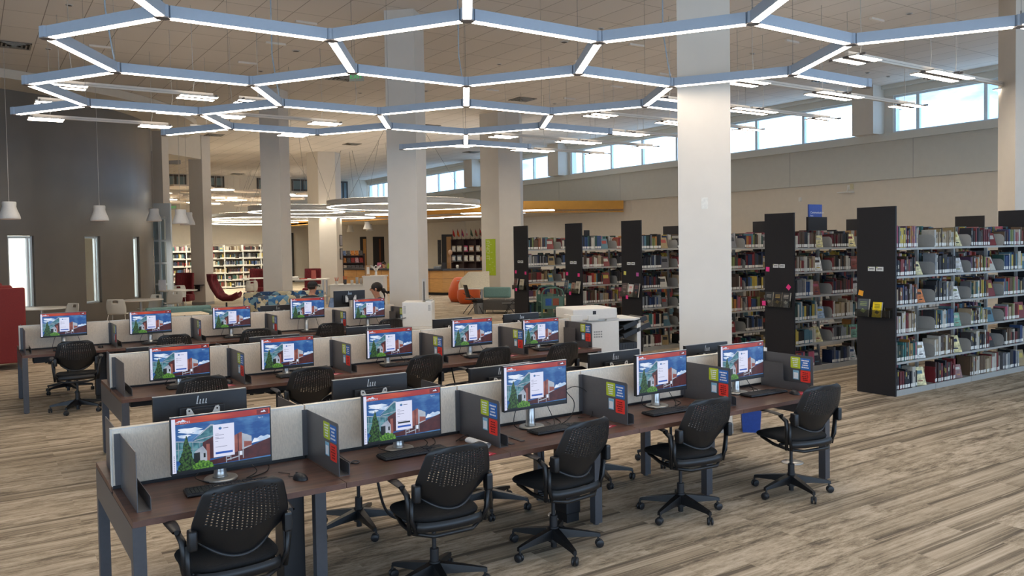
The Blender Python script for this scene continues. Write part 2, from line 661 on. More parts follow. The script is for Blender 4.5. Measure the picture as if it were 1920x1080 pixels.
wins = [(-65.0, -60.1), (-48.7, -44.3), (-31.7, -28.2), (-84.0, -79.2), (-14.0, -10.4)]
mb = MB()
edges = []
x = -100.0
for w0, w1 in sorted(wins):
    edges.append((x, w0, 0))
    edges.append((w0, w1, 1))
    x = w1
edges.append((x, 70.0, 0))
WT = 0.16
for a0, a1, isw in edges:
    n = max(1, int((a1 - a0) / 1.2))
    for z0, z1 in ([(0, CZ)] if not isw else [(0, 0.62), (2.45, CZ)]):
        o_ = len(mb.v)
        mb.grid(lambda u, v: (*dp(a0 + (a1 - a0) * u), z0 + (z1 - z0) * v), n, 1, 0)
        mb.grid(lambda u, v: (*dp(a1 - (a1 - a0) * u, DR - WT), z0 + (z1 - z0) * v), n, 1, 1)
    if isw:
        for z in (0.62, 2.45):
            mb.grid(lambda u, v: (*dp(a0 + (a1 - a0) * u, DR - WT * v), z), n, 1, 2, smooth=False)
        for b0 in (a0, a1):
            p, pi_ = dp(b0), dp(b0, DR - WT)
            mb.add([(p[0], p[1], 0.62), (pi_[0], pi_[1], 0.62), (pi_[0], pi_[1], 2.45), (p[0], p[1], 2.45)], [(0, 1, 2, 3)], 2)
drum = mb.build('wall_drum', [M_DRUM, M_WALL, mat('drum_reveal', (92, 84, 74), 0.6)])
struct(drum)
for i, (w0, w1) in enumerate(wins[:3]):
    f = MB()
    rr = DR - 0.1
    for aa in (w0 + 0.25, (w0 + w1) / 2 if False else w1 - 0.9, w1 - 0.25):
        p = dp(aa, rr)
        f.box(-0.03, 0.03, -0.025, 0.025, 0.64, 2.43, 0, T(p[0], p[1], 0) @ RZ(R(aa)))
    p, q = dp(w0, rr), dp(w1, rr)
    for z in (0.65, 2.41):
        f.tube([(p[0], p[1], z), (q[0], q[1], z)], 0.035, 4)
    w = struct(f.build('window_%d' % (6 + i), M_FRAME))
    MB().add([(p[0], p[1], 0.62), (q[0], q[1], 0.62), (q[0], q[1], 2.45), (p[0], p[1], 2.45)], [(0, 1, 2, 3)]).build('pane', M_GLASS, w)
# ring soffit round the top of the drum
mb = MB()
def ring(mb, r0, r1, z0, z1, a0, a1, n=36, mi=0):
    for i in range(n):
        b0, b1 = a0 + (a1 - a0) * i / n, a0 + (a1 - a0) * (i + 1) / n
        P = [dp(b0, r0), dp(b1, r0), dp(b1, r1), dp(b0, r1)]
        mb.add([(x, y, z0) for x, y in P] + [(x, y, z1) for x, y in P], [(0, 1, 2, 3), (4, 7, 6, 5), (0, 4, 5, 1), (2, 6, 7, 3)], mi, False)
ring(mb, DR, DR + 1.4, 6.02, CZ - 0.01, -100, 20)
struct(mb.build('trim_9', M_WALL, fix=True))
# room inside the drum, seen through the slots
mb = MB()
rr = 4.6
for i in range(30):
    b0, b1 = -110 + i * 6, -110 + (i + 1) * 6
    p, q = dp(b0, rr), dp(b1, rr)
    mb.add([(p[0], p[1], 0), (q[0], q[1], 0), (q[0], q[1], 3.0), (p[0], p[1], 3.0)], [(0, 1, 2, 3)], 0, True)
struct(mb.build('wall_inner', mat('inner_white', (226, 232, 228), 0.8, var=0.01)))
mb = MB()
ring(mb, rr, DR - 0.3, 3.0, 3.05, -110, 70)
struct(mb.build('ceiling_inner', M_WALL, fix=True))
for i, aa in enumerate((-72, -54, -37, -20)):  # unseen panels added to light the room behind the slots
    p = dp(aa, 6.1)
    MBx = MB().box(-0.55, 0.55, -0.25, 0.25, 2.93, 3.0, 0)
    o = MBx.build('ceiling_light', mat('added_inner_light', (255, 250, 240), emit=40.0), None, (p[0], p[1], 0), R(aa + 90))
    tag(o, 'added unseen panel light brightening the inside of the brown round room, %s from the left' % ORD[i], 'ceiling light', 'added panel lights inside the round room')
for i, (zz, c1, c2) in enumerate(((2.02, (200, 40, 30), (255, 190, 40)), (1.62, (60, 40, 100), (220, 120, 170)), (1.22, (225, 110, 90), (235, 170, 150)))):
    aa = -60.6
    p = dp(aa, rr + 0.03)
    o = MB().box(-0.14, 0.14, -0.012, 0.012, zz - 0.11, zz + 0.11).box(-0.12, 0.12, 0.012, 0.015, zz - 0.1, zz + 0.1, 1).build(
        'picture', [mat('picture_edge', (60, 40, 50)), screen_mat('glowing_art%d' % i, c1, c2, 14, 0.25)], None, (p[0], p[1], 0), R(aa + 90) + PI)  # prints carry a faint glow of their own
    tag(o, ('small red and yellow picture, topmost of three inside round room', 'small violet picture, middle of three inside round room', 'small pink patterned picture, lowest of three inside round room')[i], 'picture')
p = dp(-60.9, 6.9)
tag(MB().box(-0.16, 0.16, -0.01, 0.01, 0.6, 0.92, 0).build('notice', mat('lime_sheet', (190, 200, 70)), None, (p[0], p[1], 0.1), R(30)),
    'lime green notice low behind the leftmost slot window', 'notice')

# bulkhead between the drum and the third column
a_, b_ = Vector((3.6, 28.6, 0)), Vector((7.1, 32.0, 0))
d_ = (b_ - a_).normalized()
nn = Vector((-d_.y, d_.x, 0)) * 1.6
mb = MB()
P = [a_, b_, b_ + nn, a_ + nn]
mb.add([(p.x, p.y, 5.35) for p in P] + [(p.x, p.y, CZ) for p in P], [(0, 3, 2, 1), (0, 1, 5, 4), (1, 2, 6, 5), (2, 3, 7, 6), (3, 0, 4, 7)])
struct(mb.build('ceiling_bulkhead', M_WALL))
# pilaster and glazed corner beside the drum
g0, g1 = at(289, 572, 27.6), at(322, 572, 27.6)
p0, p1 = at(285, 300, 28.2), at(305, 300, 28.2)
ux = (g1 - g0).to_2d().normalized()
ang = math.atan2(ux.y, ux.x)
wgl = (g1 - g0).to_2d().length
mb = MB()
mb.box(-0.08, wgl * 0.62, 0.1, 0.6, 0, CZ)
struct(mb.build('column_pilaster', M_COL, None, (g0.x, g0.y, 0), ang))
mb = MB()
mb.box(-0.05, wgl + 0.04, 0, 0.09, 3.15, 3.6)
for x in (0, wgl * 0.42, wgl * 0.85):
    mb.box(x - 0.04, x + 0.03, 0, 0.08, 0.1, 3.15)
mb.box(wgl * 0.85, wgl + 0.04, 0, 0.1, 0, 3.15)
for z in (0.15, 0.9, 1.6, 2.35, 3.1):
    mb.box(0, wgl, -0.01, 0.09, z - 0.035, z + 0.035)
w = struct(mb.build('window_9', M_FRAME, None, (g0.x, g0.y, 0), ang))
MB().box(0, wgl * 0.85, 0.03, 0.04, 0.15, 3.1).build('pane', M_GLASS, w)

# ------------------------------------------------------------------ far wall: dark high windows and glazed door
for k, (xa, xb, ya, yb) in enumerate(((306, 349, 327, 350), (384, 419, 330, 351), (480, 500, 334, 357), (545, 585, 336, 358), (632, 650, 340, 376))):
    dep = YF / (FW.y + RT.y * ((xa - CX) / FOC))
    A = at(xa, ya, dep)
    B = at(xb, ya, YF / (FW.y + RT.y * ((xb - CX) / FOC)))
    D = at(xa, yb, dep)
    f = MB()
    f.box(A.x, B.x, YF - 0.06, YF, D.z, A.z)
    w = struct(f.build('window_%d' % (10 + k), M_DARKFRAME))
    mid = (A.x + B.x) / 2
    g = MB()
    g.box(A.x + 0.1, mid - 0.06, YF - 0.065, YF - 0.06, D.z + 0.1, A.z - 0.1)
    g.box(mid + 0.06, B.x - 0.1, YF - 0.065, YF - 0.06, D.z + 0.1, A.z - 0.1)
    g.build('pane', mat('dusk_pane', (108, 124, 128), 0.15, var=0.1, scale=1), w)
A, B = at(540, 440, 47), at(579, 440, 47)
f = MB().box(A.x, B.x, YF - 0.1, YF, 0, 2.95)
w = struct(f.build('door_1', M_DARKFRAME))
g = MB()
g.box(A.x + 0.1, B.x - 0.1, YF - 0.11, YF - 0.1, 0.1, 2.1)
mid = (A.x + B.x) / 2
g.box(A.x + 0.1, mid - 0.05, YF - 0.11, YF - 0.1, 2.2, 2.85).box(mid + 0.05, B.x - 0.1, YF - 0.11, YF - 0.1, 2.2, 2.85)
g.build('pane', mat('teal_pane', (78, 98, 106), 0.2, var=0.05, scale=1), w)

# ------------------------------------------------------------------ office canopy (orange fascia), its ceiling and core walls
F0, F1, F2, F3 = Vector((XW - 0.13, 24.2)), Vector((17.15, 25.75)), Vector((15.8, 31.6)), Vector((14.3, 37.4))
poly = [F0, F1, F2, F3, Vector((14.3, YF)), Vector((XW - 0.13, YF))]
mb = MB()
mb.slab([(p.x, p.y) for p in poly], 3.28, 3.36, 0)
struct(mb.build('ceiling_office', mat('office_ceiling', (196, 188, 176), 0.85, var=0.01)))
mb = MB()
def strip(mb, A, B, z0, z1, th=0.12, mi=0):
    d = (B - A).normalized()
    n = Vector((-d.y, d.x)) * th
    P = [A, B, B - n, A - n]
    mb.add([(p.x, p.y, z0) for p in P] + [(p.x, p.y, z1) for p in P], [(3, 2, 1, 0), (4, 5, 6, 7), (0, 1, 5, 4), (1, 2, 6, 5), (2, 3, 7, 6), (3, 0, 4, 7)], mi)
strip(mb, F0, F1, 3.24, 3.68)
strip(mb, F1, F2, 3.24, 3.68)
strip(mb, F2, F3, 3.24, 3.68)
strip(mb, F3, Vector((14.3, YF)), 3.24, 3.68)
struct(mb.build('trim_10', M_ORANGE, fix=True))
struct(MB().box(16.6, XW, 44.0, 44.2, 0, 3.28).build('wall_core', M_WALL))
# panel lights under the canopy
for i, (px_, py_, dep, l) in enumerate(((815, 414.5, 36, 0.7), (868, 413.5, 35, 3.2), (925, 408, 31.5, 2.4), (1005, 405.5, 29.5, 1.3))):
    P = at(px_, py_, dep)
    o = MB().box(-l / 2, l / 2, -0.3, 0.3, 3.255, 3.28).build('ceiling_light', mat('canopy_light', (235, 238, 240), emit=9.0), None, (P.x, P.y, 0), R(-40))
    tag(o, 'flat panel light under the orange edged canopy, %s from the left' % ORD[i], 'ceiling light', 'panel lights under the canopy')
# baseboards
struct(MB().box(XW - 0.02, XW, Y0, YF, 0, 0.1).build('baseboard_right', M_GREYTRIM))
struct(MB().box(X0, XW, YF - 0.02, YF, 0, 0.1).build('baseboard_far', M_GREYTRIM))
# ------------------------------------------------------------------ honeycomb pendant light
M_ALU = mat('pendant_white_metal', (158, 168, 180), 0.45, var=0.01, spec=0.4)
M_HUB = mat('hub_metal', (120, 112, 108), 0.5, var=0.03)
M_LENS = mat('light_diffuser', (255, 238, 218), emit=LENS_POWER, var=0.0)
M_ADDED_UP = mat('added_uplight', (255, 240, 222), emit=ADDED_UP_POWER, var=0.0)  # added glow for fixture tops, lifts the ceiling brightness
M_CABLE = mat('steel_cable', (128, 124, 118), 0.4, metal=0.5)
M_CORD = mat('white_cord', (196, 190, 180), 0.6)
L = 1.22
LT = 0.514357
RXv, RYv = Vector((math.cos(LT), -math.sin(LT))), Vector((math.sin(LT), math.cos(LT)))
HZ = 2.04 + 1.32142 * L
c3 = math.sqrt(3) / 2


def node(k, row):
    """lattice node: k sideways index, row 0..4 = A..E, -1 the row towards the back"""
    near = {(-1): 1, 0: 1, 1: 0, 2: 1, 3: 0, 4: 1}
    odd = abs(k) % 2
    # rows A, C, E have their near nodes on even k; B, D on odd k
    base = {-1: -1.5, 0: 0, 1: 1.5, 2: 3.0, 3: 4.5, 4: 6.0}[row]
    nearodd = row in (1, 3, -1)
    isnear = (odd == 1) == nearodd
    v = base + (0 if isnear else 0.5)
    u = k * c3
    p = RXv * ((u + 0.0376726) * L) + RYv * ((v + 4.92178) * L)
    return Vector((p.x, p.y, HZ))


edges = []
ROWS = {-1: (-3, 4), 0: (-3, 6), 1: (-4, 4), 2: (-5, 3), 3: (-4, 2), 4: (-1, 1)}
for row, (a, b) in ROWS.items():
    for k in range(a, b):
        edges.append(((k, row), (k + 1, row)))
for row, ks in {-1: (-2, 0, 2, 4), 0: (-3, -1, 1, 3), 1: (-4, -2, 0, 2), 2: (-3, -1, 1), 3: (0,)}.items():
    for k in ks:
        edges.append(((k, row), (k, row + 1)))
hc = thing('honeycomb_pendant_light', 'large suspended white honeycomb of linear lights above the computer benches', 'pendant light', (node(0, 2).x, node(0, 2).y, HZ))
o0 = Vector((node(0, 2).x, node(0, 2).y, 0))
BH, BW = 0.088, 0.072
deg = {}
for a, b in edges:
    A, B = node(*a), node(*b)
    deg[a] = deg.get(a, 0) + 1
    deg[b] = deg.get(b, 0) + 1
cnt = {}
for a, b in edges:
    A, B = node(*a), node(*b)
    d = (B - A)
    ln = d.length
    ang = math.atan2(d.y, d.x)
    e0 = 0.045
    M = T(0, 0, 0)
    mb = MB()
    mb.box(e0, ln - e0, -BW / 2, BW / 2, 0.004, BH)
    o = mb.build('beam', M_ALU, hc, A - o0 - Vector((0, 0, HZ)), ang)
    MB().box(e0 + 0.01, ln - e0 - 0.01, -BW / 2 + 0.008, BW / 2 - 0.008, 0.0, 0.006).build('light_lens', M_LENS, o)
    MB().box(e0 + 0.01, ln - e0 - 0.01, -BW / 2 + 0.012, BW / 2 - 0.012, BH - 0.001, BH + 0.001).build('added_uplight_glow', M_ADDED_UP, o)  # glowing strip added on the beam top to light the ceiling
hubm = MB().lathe([(0.0, 0.002), (0.045, 0.002), (0.05, 0.01), (0.05, BH - 0.004), (0.0, BH - 0.004)], 12, 0)
hub_me = MB()
for i in range(3):
    a = i * 2 * PI / 3
    hub_me.add([(0.052 * math.cos(a + s * R(44)), 0.052 * math.sin(a + s * R(44)), z) for z in (0.0, BH) for s in (-1, 1)], [(0, 1, 3, 2)], 0)
hexp = [(0.054 * math.cos(PI / 6 + i * PI / 3), 0.054 * math.sin(PI / 6 + i * PI / 3)) for i in range(6)]
hub_mesh = MB().slab(hexp, 0.006, BH + 0.001, 0).slab(hexp, -0.002, 0.006, 1).mesh('connector', [M_ALU, M_HUB])
for n_ in deg:
    P = node(*n_) - o0 - Vector((0, 0, HZ))
    obj_of('connector', hub_mesh, hc, P, -LT)
cab_mesh = MB().cyl((0, 0, BH), (0, 0, CZ - HZ), 0.0022, n=4).cyl((0, 0, BH), (0, 0, BH + 0.035), 0.006, n=6).cyl((0, 0, CZ - HZ - 0.03), (0, 0, CZ - HZ - 0.002), 0.05, n=12).mesh('suspension_cable', [M_CABLE])
for n_ in deg:
    if (n_[0] + n_[1]) % 2 == 0:
        obj_of('suspension_cable', cab_mesh, hc, node(*n_) - o0 - Vector((0, 0, HZ)))
for k in ((-2, 0), (-3, 1), (-2, 2), (0, 0), (0, 2), (2, 1), (5, 0)):
    P = node(*k) - o0 - Vector((0, 0, HZ))
    pts = [(P.x, P.y, BH), (P.x - 0.02, P.y + 0.02, BH + 0.15), (P.x - 0.06, P.y + 0.05, BH + 0.5), (P.x - 0.06, P.y + 0.05, CZ - HZ - 0.01)]
    MB().tube(pts, 0.007, 6).build('power_cord', mat('grey_cord', (150, 162, 172), 0.5), hc)

# ------------------------------------------------------------------ rail lights over the aisles
RZH = 2.04 + 2.65
M_RINGB = mat('ring_white', (206, 204, 200), 0.5)
M_RAIL = mat('rail_white', (222, 214, 202), 0.5, var=0.01)
M_PANEL = mat('rail_panel_light', (255, 240, 220), emit=RAIL_POWER, var=0.0)


def rail_unit(name, label, x, y, ln=2.55, group='rail lights'):
    t = thing(name, label, 'pendant light', (x, y, RZH), 0, group)
    MB().box(0.02, ln - 0.02, -0.03, 0.03, 0.0, 0.07).box(0.02, ln - 0.02, -0.032, 0.032, 0.03, 0.034, 1).build('rail', [M_RAIL, M_HUB], t)
    for xx in (0.02, ln - 0.02):
        s = 1 if xx < ln / 2 else -1
        m_ = MB().box(xx, xx + s * 0.02, -0.3, 0.3, -0.03, 0.0)
        m_.box(min(xx, xx + s * 0.55), max(xx, xx + s * 0.55), -0.035, 0.035, -0.03, 0.0)
        m_.build('crossbar', M_HUB, t)
        for sy in (-1, 1):
            ya, yb = (0.07, 0.2) if sy > 0 else (-0.2, -0.07)
            x0, x1 = sorted((xx - s * 0.04, xx + s * 0.56))
            f = MB().box(x0 - 0.01, x1 + 0.01, ya - 0.01, yb + 0.01, -0.028, -0.005).build('light_panel', M_RAIL, t)
            MB().box(x0, x1, ya, yb, -0.032, -0.027).build('light_lens', M_PANEL, f)
            MB().box(x0, x1, ya, yb, -0.006, -0.003).build('added_uplight_glow', M_ADDED_UP, f)  # added upward glow above the panel
    for xx in (0.35, ln - 0.35):
        MB().tube([(xx, 0, 0.07), (xx + 0.03, 0, 0.25), (xx + 0.01, 0, 0.5), (xx, 0, CZ - RZH)], 0.006, 5).build('suspension_cord', M_CORD, t)
    MB().box(ln / 2 - 0.2, ln / 2 + 0.2, -0.035, 0.035, CZ - RZH - 0.04, CZ - RZH).build('ceiling_canopy', M_RAIL, t)
    return t


first = rail_unit('rail_light', 'x', 0, 0)
km = kidmap_of(first)
used = False
ROWY = [(7.3, [10.45, 13.05, 15.65]), (9.33, [10.45, 13.05]), (11.3, [10.45, 13.05]), (13.25, [10.45, 12.9]), (15.15, [1.05, 4.0, 10.45, 13.05]),
        (17.0, [1.05, 4.0, 10.45, 13.05]), (19.1, [1.05, 4.0, 10.45, 13.05])]
for ri, (yy, xs) in enumerate(ROWY):
    for xi, xx in enumerate(xs):
        lab = 'slim white rail light with paired panels, %s along the %s row from the front' % (ORD[xi], ORD[ri])
        if not used:
            first.location = (xx, yy, RZH)
            first['label'] = lab
            first['group'] = 'rail lights over the aisles'
            used = True
        else:
            dup(first, km, lab, (xx, yy, RZH), 0, 'rail lights over the aisles')

# ------------------------------------------------------------------ ring lights in the distance
for i, (xa, xb, yc, dz, lab) in enumerate(((617, 900, 388, 1.35, 'largest and nearest glowing white ring light'), (470, 645, 397.5, 1.3, 'glowing white ring light left of the six-sided column'),
                                           (404, 631, 410.5, 1.3, 'wide low ring light crossing behind the second column'), (605, 703, 408, 1.3, 'small ring light below the largest ring'),
                                           (400, 570, 419, 1.35, 'lowest farthest ring light near the far bookcases'), (685, 760, 402, 1.3, 'ring light half hidden behind the middle square column'))):
    xm = (xa + xb) / 2
    hor = 458.6 - (xm - CX) * 0.01456
    dep = dz * FOC / (hor - yc)
    P = at(xm, yc, dep)
    rad = (xb - xa) / 2 / FOC * dep
    t = thing('ring_light', lab, 'pendant light', (P.x, P.y, P.z), 0, 'ring pendant lights')
    th = 0.1
    prof = [(rad - th, 0.0), (rad, 0.0), (rad, 0.2), (rad - th, 0.2), (rad - th, 0.0)]
    MB().lathe(prof, 48, 0).build('ring_body', M_RINGB, t)
    MB().lathe([(rad - th + 0.01, -0.012), (rad - 0.005, -0.012), (rad - 0.002, 0.012)], 48, 0).build('light_lens', mat('ring_lens', (255, 246, 228), emit=16.0, var=0), t)
    MB().lathe([(rad - th + 0.02, 0.202), (rad - 0.02, 0.202)], 48, 0).build('added_uplight_glow', mat('added_ring_uplight', (255, 242, 222), emit=14.0, var=0), t)  # glowing band added on the ring top to brighten the far area
    for k in range(3):
        a = k * 2 * PI / 3 + i
        MB().tube([(rad * 0.97 * math.cos(a), rad * 0.97 * math.sin(a), 0.2), (rad * 0.25 * math.cos(a), rad * 0.25 * math.sin(a), CZ - P.z)], 0.006, 4).build('suspension_cable', M_CABLE, t)

# ------------------------------------------------------------------ bell pendants
M_BELL = mat('bell_shade', (214, 212, 208), 0.55, var=0.02)
M_BELLIN = mat('bell_inside', (255, 170, 90), emit=1.6, var=0.0)


def bell(x, y, depth, label, s=1.0):
    P = at(x, y, depth)
    t = thing('bell_pendant', label, 'pendant lamp', (P.x, P.y, P.z), 0, 'white bell pendants')
    pr_ = [(0.0, 0.36), (0.12, 0.36), (0.13, 0.34), (0.125, 0.26), (0.14, 0.2), (0.19, 0.07), (0.2, 0.02), (0.195, 0.0), (0.18, 0.0), (0.18, 0.02), (0.12, 0.2), (0.0, 0.22)]
    MB().lathe([(r * s, z * s) for r, z in pr_], 24, 0).build('lamp_shade', M_BELL, t)
    MB().lathe([(0.0, 0.03 * s), (0.178 * s, 0.03 * s)], 24, 0).build('lamp_diffuser', M_BELLIN, t)
    MB().cyl((0, 0, 0.36 * s), (0, 0, CZ - P.z), 0.005, n=5).build('power_cord', M_CORD, t)


bell(18, 411, 17.0, 'white bell pendant nearest the edge, left of the first slot window')
bell(187, 414, 19.5, 'white bell pendant hanging between the first and second slot windows')
bell(289, 415, 23.5, 'white bell pendant in front of the glazed corner')
bell(339, 420, 20.5, 'grey-lit bell pendant just left of the farthest square column')
bell(352, 422, 23.5, 'bell pendant partly hidden behind another, left of the far column')
bell(657, 435, 44, 'small bright bell pendant near the magazine rack')
bell(689, 430, 38, 'small grey bell pendant under the orange fascia')
bell(693, 433, 44, 'small bell pendant half hidden behind a grey one')

# ------------------------------------------------------------------ cloud of hexagonal acoustic panels
t = thing('acoustic_cloud', 'cloud of small white hexagonal ceiling panels before the far wall', 'ceiling panel', (9.4, 41.2, 4.35))
random.seed(3)
hexs = [[(0.6 * math.cos(i * PI / 3), 0.6 * math.sin(i * PI / 3)) for i in range(6)]]
me_a = MB().slab(hexs[0], 0, 0.07, 0).cyl((0, 0, 0.07), (0, 0, 1.2), 0.006, n=4).mesh('hexagon_panel', [mat('panel_felt', (216, 204, 192), 0.8)])
me_b = MB().slab(hexs[0], 0.01, 0.07, 0).slab([(x * 0.94, y * 0.94) for x, y in hexs[0]], 0, 0.01, 1).cyl((0, 0, 0.07), (0, 0, 1.2), 0.006, n=4).mesh('lit_hexagon_panel', [mat('panel_felt', (216, 204, 192)), mat('panel_lit', (250, 244, 226), emit=26.0)])
for i in range(9):
    for j in range(8):
        x, y = (i - 4) * 1.0, (j - 3.2) * 1.12 + (0.56 if i % 2 else 0)
        z = random.choice((0.0, 0.12, 0.24, 0.36))
        lit = random.random() < 0.28
        obj_of('lit_hexagon_panel' if lit else 'hexagon_panel', me_b if lit else me_a, t, (x, y, z))

# ------------------------------------------------------------------ ceiling fittings
M_VENT = mat('vent_metal', (150, 144, 134), 0.5, metal=0.3)
M_VDARK = mat('vent_dark', (40, 36, 32), 0.9)


def ceil_at(x, y):
    d = FW + RT * ((x - CX) / FOC) - UP * ((y - CY) / FOC)
    return CAM_POS + d * ((CZ - 2.04) / d.z)


for i, (x, y, lab) in enumerate(((26, 84, 'square slatted air vent above the brown drum'), (980, 186, 'square air vent above the rail lights, middle of the ceiling'),
                                 (660, 270, 'air vent beyond the honeycomb, left of the middle column'), (640, 146, 'air vent beside the hanging exit sign'),
                                 (805, 236, 'air vent right of the middle square column'), (1553, 150, 'air vent behind the rail lights, far right'), (325, 281, 'small air vent above the speaker box'),
                                 (402, 253, 'air vent between the two far columns'), (884, 285, 'air vent near the distant clerestory'), (445, 326, 'farthest air vent near the dark high windows'),
                                 (1033, 235, 'small vent behind the honeycomb tip'))):
    P = ceil_at(x, y)
    t = thing('ceiling_vent', lab, 'air vent', (P.x, P.y, CZ), 0, 'ceiling vents')
    MB().box(-0.3, 0.3, -0.3, 0.3, -0.01, -0.001).build('backing', M_VDARK, t)
    f = MB()
    for k in range(4):
        r0 = 0.3 - k * 0.075
        f.box(-r0, r0, -r0, -r0 + 0.03, -0.02 - k * 0.008, -0.01).box(-r0, r0, r0 - 0.03, r0, -0.02 - k * 0.008, -0.01)
        f.box(-r0, -r0 + 0.03, -r0, r0, -0.02 - k * 0.008, -0.01).box(r0 - 0.03, r0, -r0, r0, -0.02 - k * 0.008, -0.01)
    f.build('louvre_frame', M_VENT, t)
for i, (x, y) in enumerate(((555, 95), (1058, 78), (797, 170), (1705, 25), (1410, 100), (130, 9), (91, 91), (489, 133), (936, 120), (1627, 136), (675, 174), (1127, 53), (1666, 143), (1040, 194))):
    P = ceil_at(x, y)
    big = i in (0, 1, 2)
    r = 0.09 if big else 0.06
    o = MB().lathe([(0, -0.012), (r, -0.012), (r, -0.002)], 16, 0).lathe([(r * 0.7, -0.016), (r * 0.3, -0.02), (0, -0.02)], 12, 1).build(
        'recessed_speaker', [mat('fitting_rim', (200, 196, 188), 0.5), mat('fitting_dark', (70, 64, 58), 0.6)], None, (P.x, P.y, CZ))
    tag(o, 'small round ceiling fitting, %s of those scattered over the tiles' % ORD[i], 'ceiling fitting', 'round ceiling fittings')
P = ceil_at(323, 286)
o = MB().box(-0.3, 0.3, -0.15, 0.15, -0.5, -0.12, c=0.02).cyl((0, 0, -0.12), (0, 0, 0), 0.03, n=8).build('speaker_box', mat('speaker_grey', (140, 140, 142)), None, (P.x, P.y, CZ))
tag(o, 'grey box loudspeaker hanging under the ceiling beside the far column', 'loudspeaker')


def exit_sign(P, ang, label, w=0.32, post=0.0):
    t = thing('exit_sign', label, 'exit sign', tuple(P), ang)
    f = MB().box(-w / 2, w / 2, -0.02, 0.02, -w * 0.31, w * 0.31, c=0.005)
    if post:
        f.cyl((0, 0, w * 0.31), (0, 0, post), 0.012, n=6)
    f.build('sign_housing', mat('exit_plate', (176, 176, 166), 0.4), t)
    l_ = MB()
    text(l_, 'EXIT', w * 0.42, T(0, -0.022, -0.0) @ RX(PI / 2))
    l_.build('lettering', mat('exit_green', (40, 190, 90), emit=0.7), t)


P = at(668.5, 144, 19.0)
exit_sign(P, R(-35), 'green lettered exit sign hanging under the ceiling vent', 0.34, CZ - P.z)
P = at(568.5, 427, 46.5)
exit_sign((P.x, YF - 0.03, P.z), 0, 'green exit sign above the dark far door', 0.42)
P = at(323, 389, 45.5)
exit_sign((P.x, YF - 0.03, P.z), 0, 'small green exit sign beside a bell pendant at the far wall', 0.42)
# ------------------------------------------------------------------ computer benches
def wood_mat():
    m = bpy.data.materials.new('walnut_laminate')
    m.use_nodes = True
    t = m.node_tree
    N, Lk = t.nodes, t.links
    p = N['Principled BSDF']
    p.inputs['Roughness'].default_value = 0.34
    tcn = N.new('ShaderNodeTexCoord')
    mp_ = N.new('ShaderNodeMapping')
    mp_.inputs['Scale'].default_value = (0.8, 9, 9)
    n = N.new('ShaderNodeTexNoise')
    n.inputs['Scale'].default_value = 2.2
    n.inputs['Detail'].default_value = 6
    n.inputs['Distortion'].default_value = 0.8
    r = N.new('ShaderNodeValToRGB')
    e = r.color_ramp.elements
    e[0].position, e[0].color = 0.3, col(60, 42, 35)
    e[1].position, e[1].color = 0.72, col(106, 76, 62)
    x = e.new(0.5)
    x.color = col(84, 59, 49)
    Lk.new(tcn.outputs['Object'], mp_.inputs['Vector'])
    Lk.new(mp_.outputs[0], n.inputs['Vector'])
    Lk.new(n.outputs['Fac'], r.inputs['Fac'])
    Lk.new(r.outputs['Color'], p.inputs['Base Color'])
    return m


M_WOOD = wood_mat()
M_WEDGE = mat('walnut_edge', (96, 64, 50), 0.5, var=0.08, scale=30)
M_LEG = mat('graphite_metal', (76, 76, 80), 0.38, metal=0.25, var=0.03)
M_FABRIC = mat('panel_fabric', (230, 216, 198), 0.9, var=0.05, scale=160, bump=0.3, stretch=(1, 1, 0.35))
M_FTRIM = mat('panel_trim', (214, 210, 202), 0.6, var=0.01)
M_DIV = mat('divider_metal', (92, 90, 92), 0.36, metal=0.35, var=0.02)
M_BLACK = mat('black_plastic', (24, 24, 27), 0.45, var=0.05)
M_BLACK2 = mat('soft_black', (18, 18, 20), 0.7, var=0.08, scale=90)
M_KEY = mat('key_plastic', (40, 41, 45), 0.5, var=0.05)
M_SILVER = mat('brushed_silver', (188, 186, 182), 0.3, metal=0.8, var=0.02)
M_WHITE = mat('white_laminate', (226, 222, 214), 0.45, var=0.01)
TOPZ, STN = 0.737, 1.075


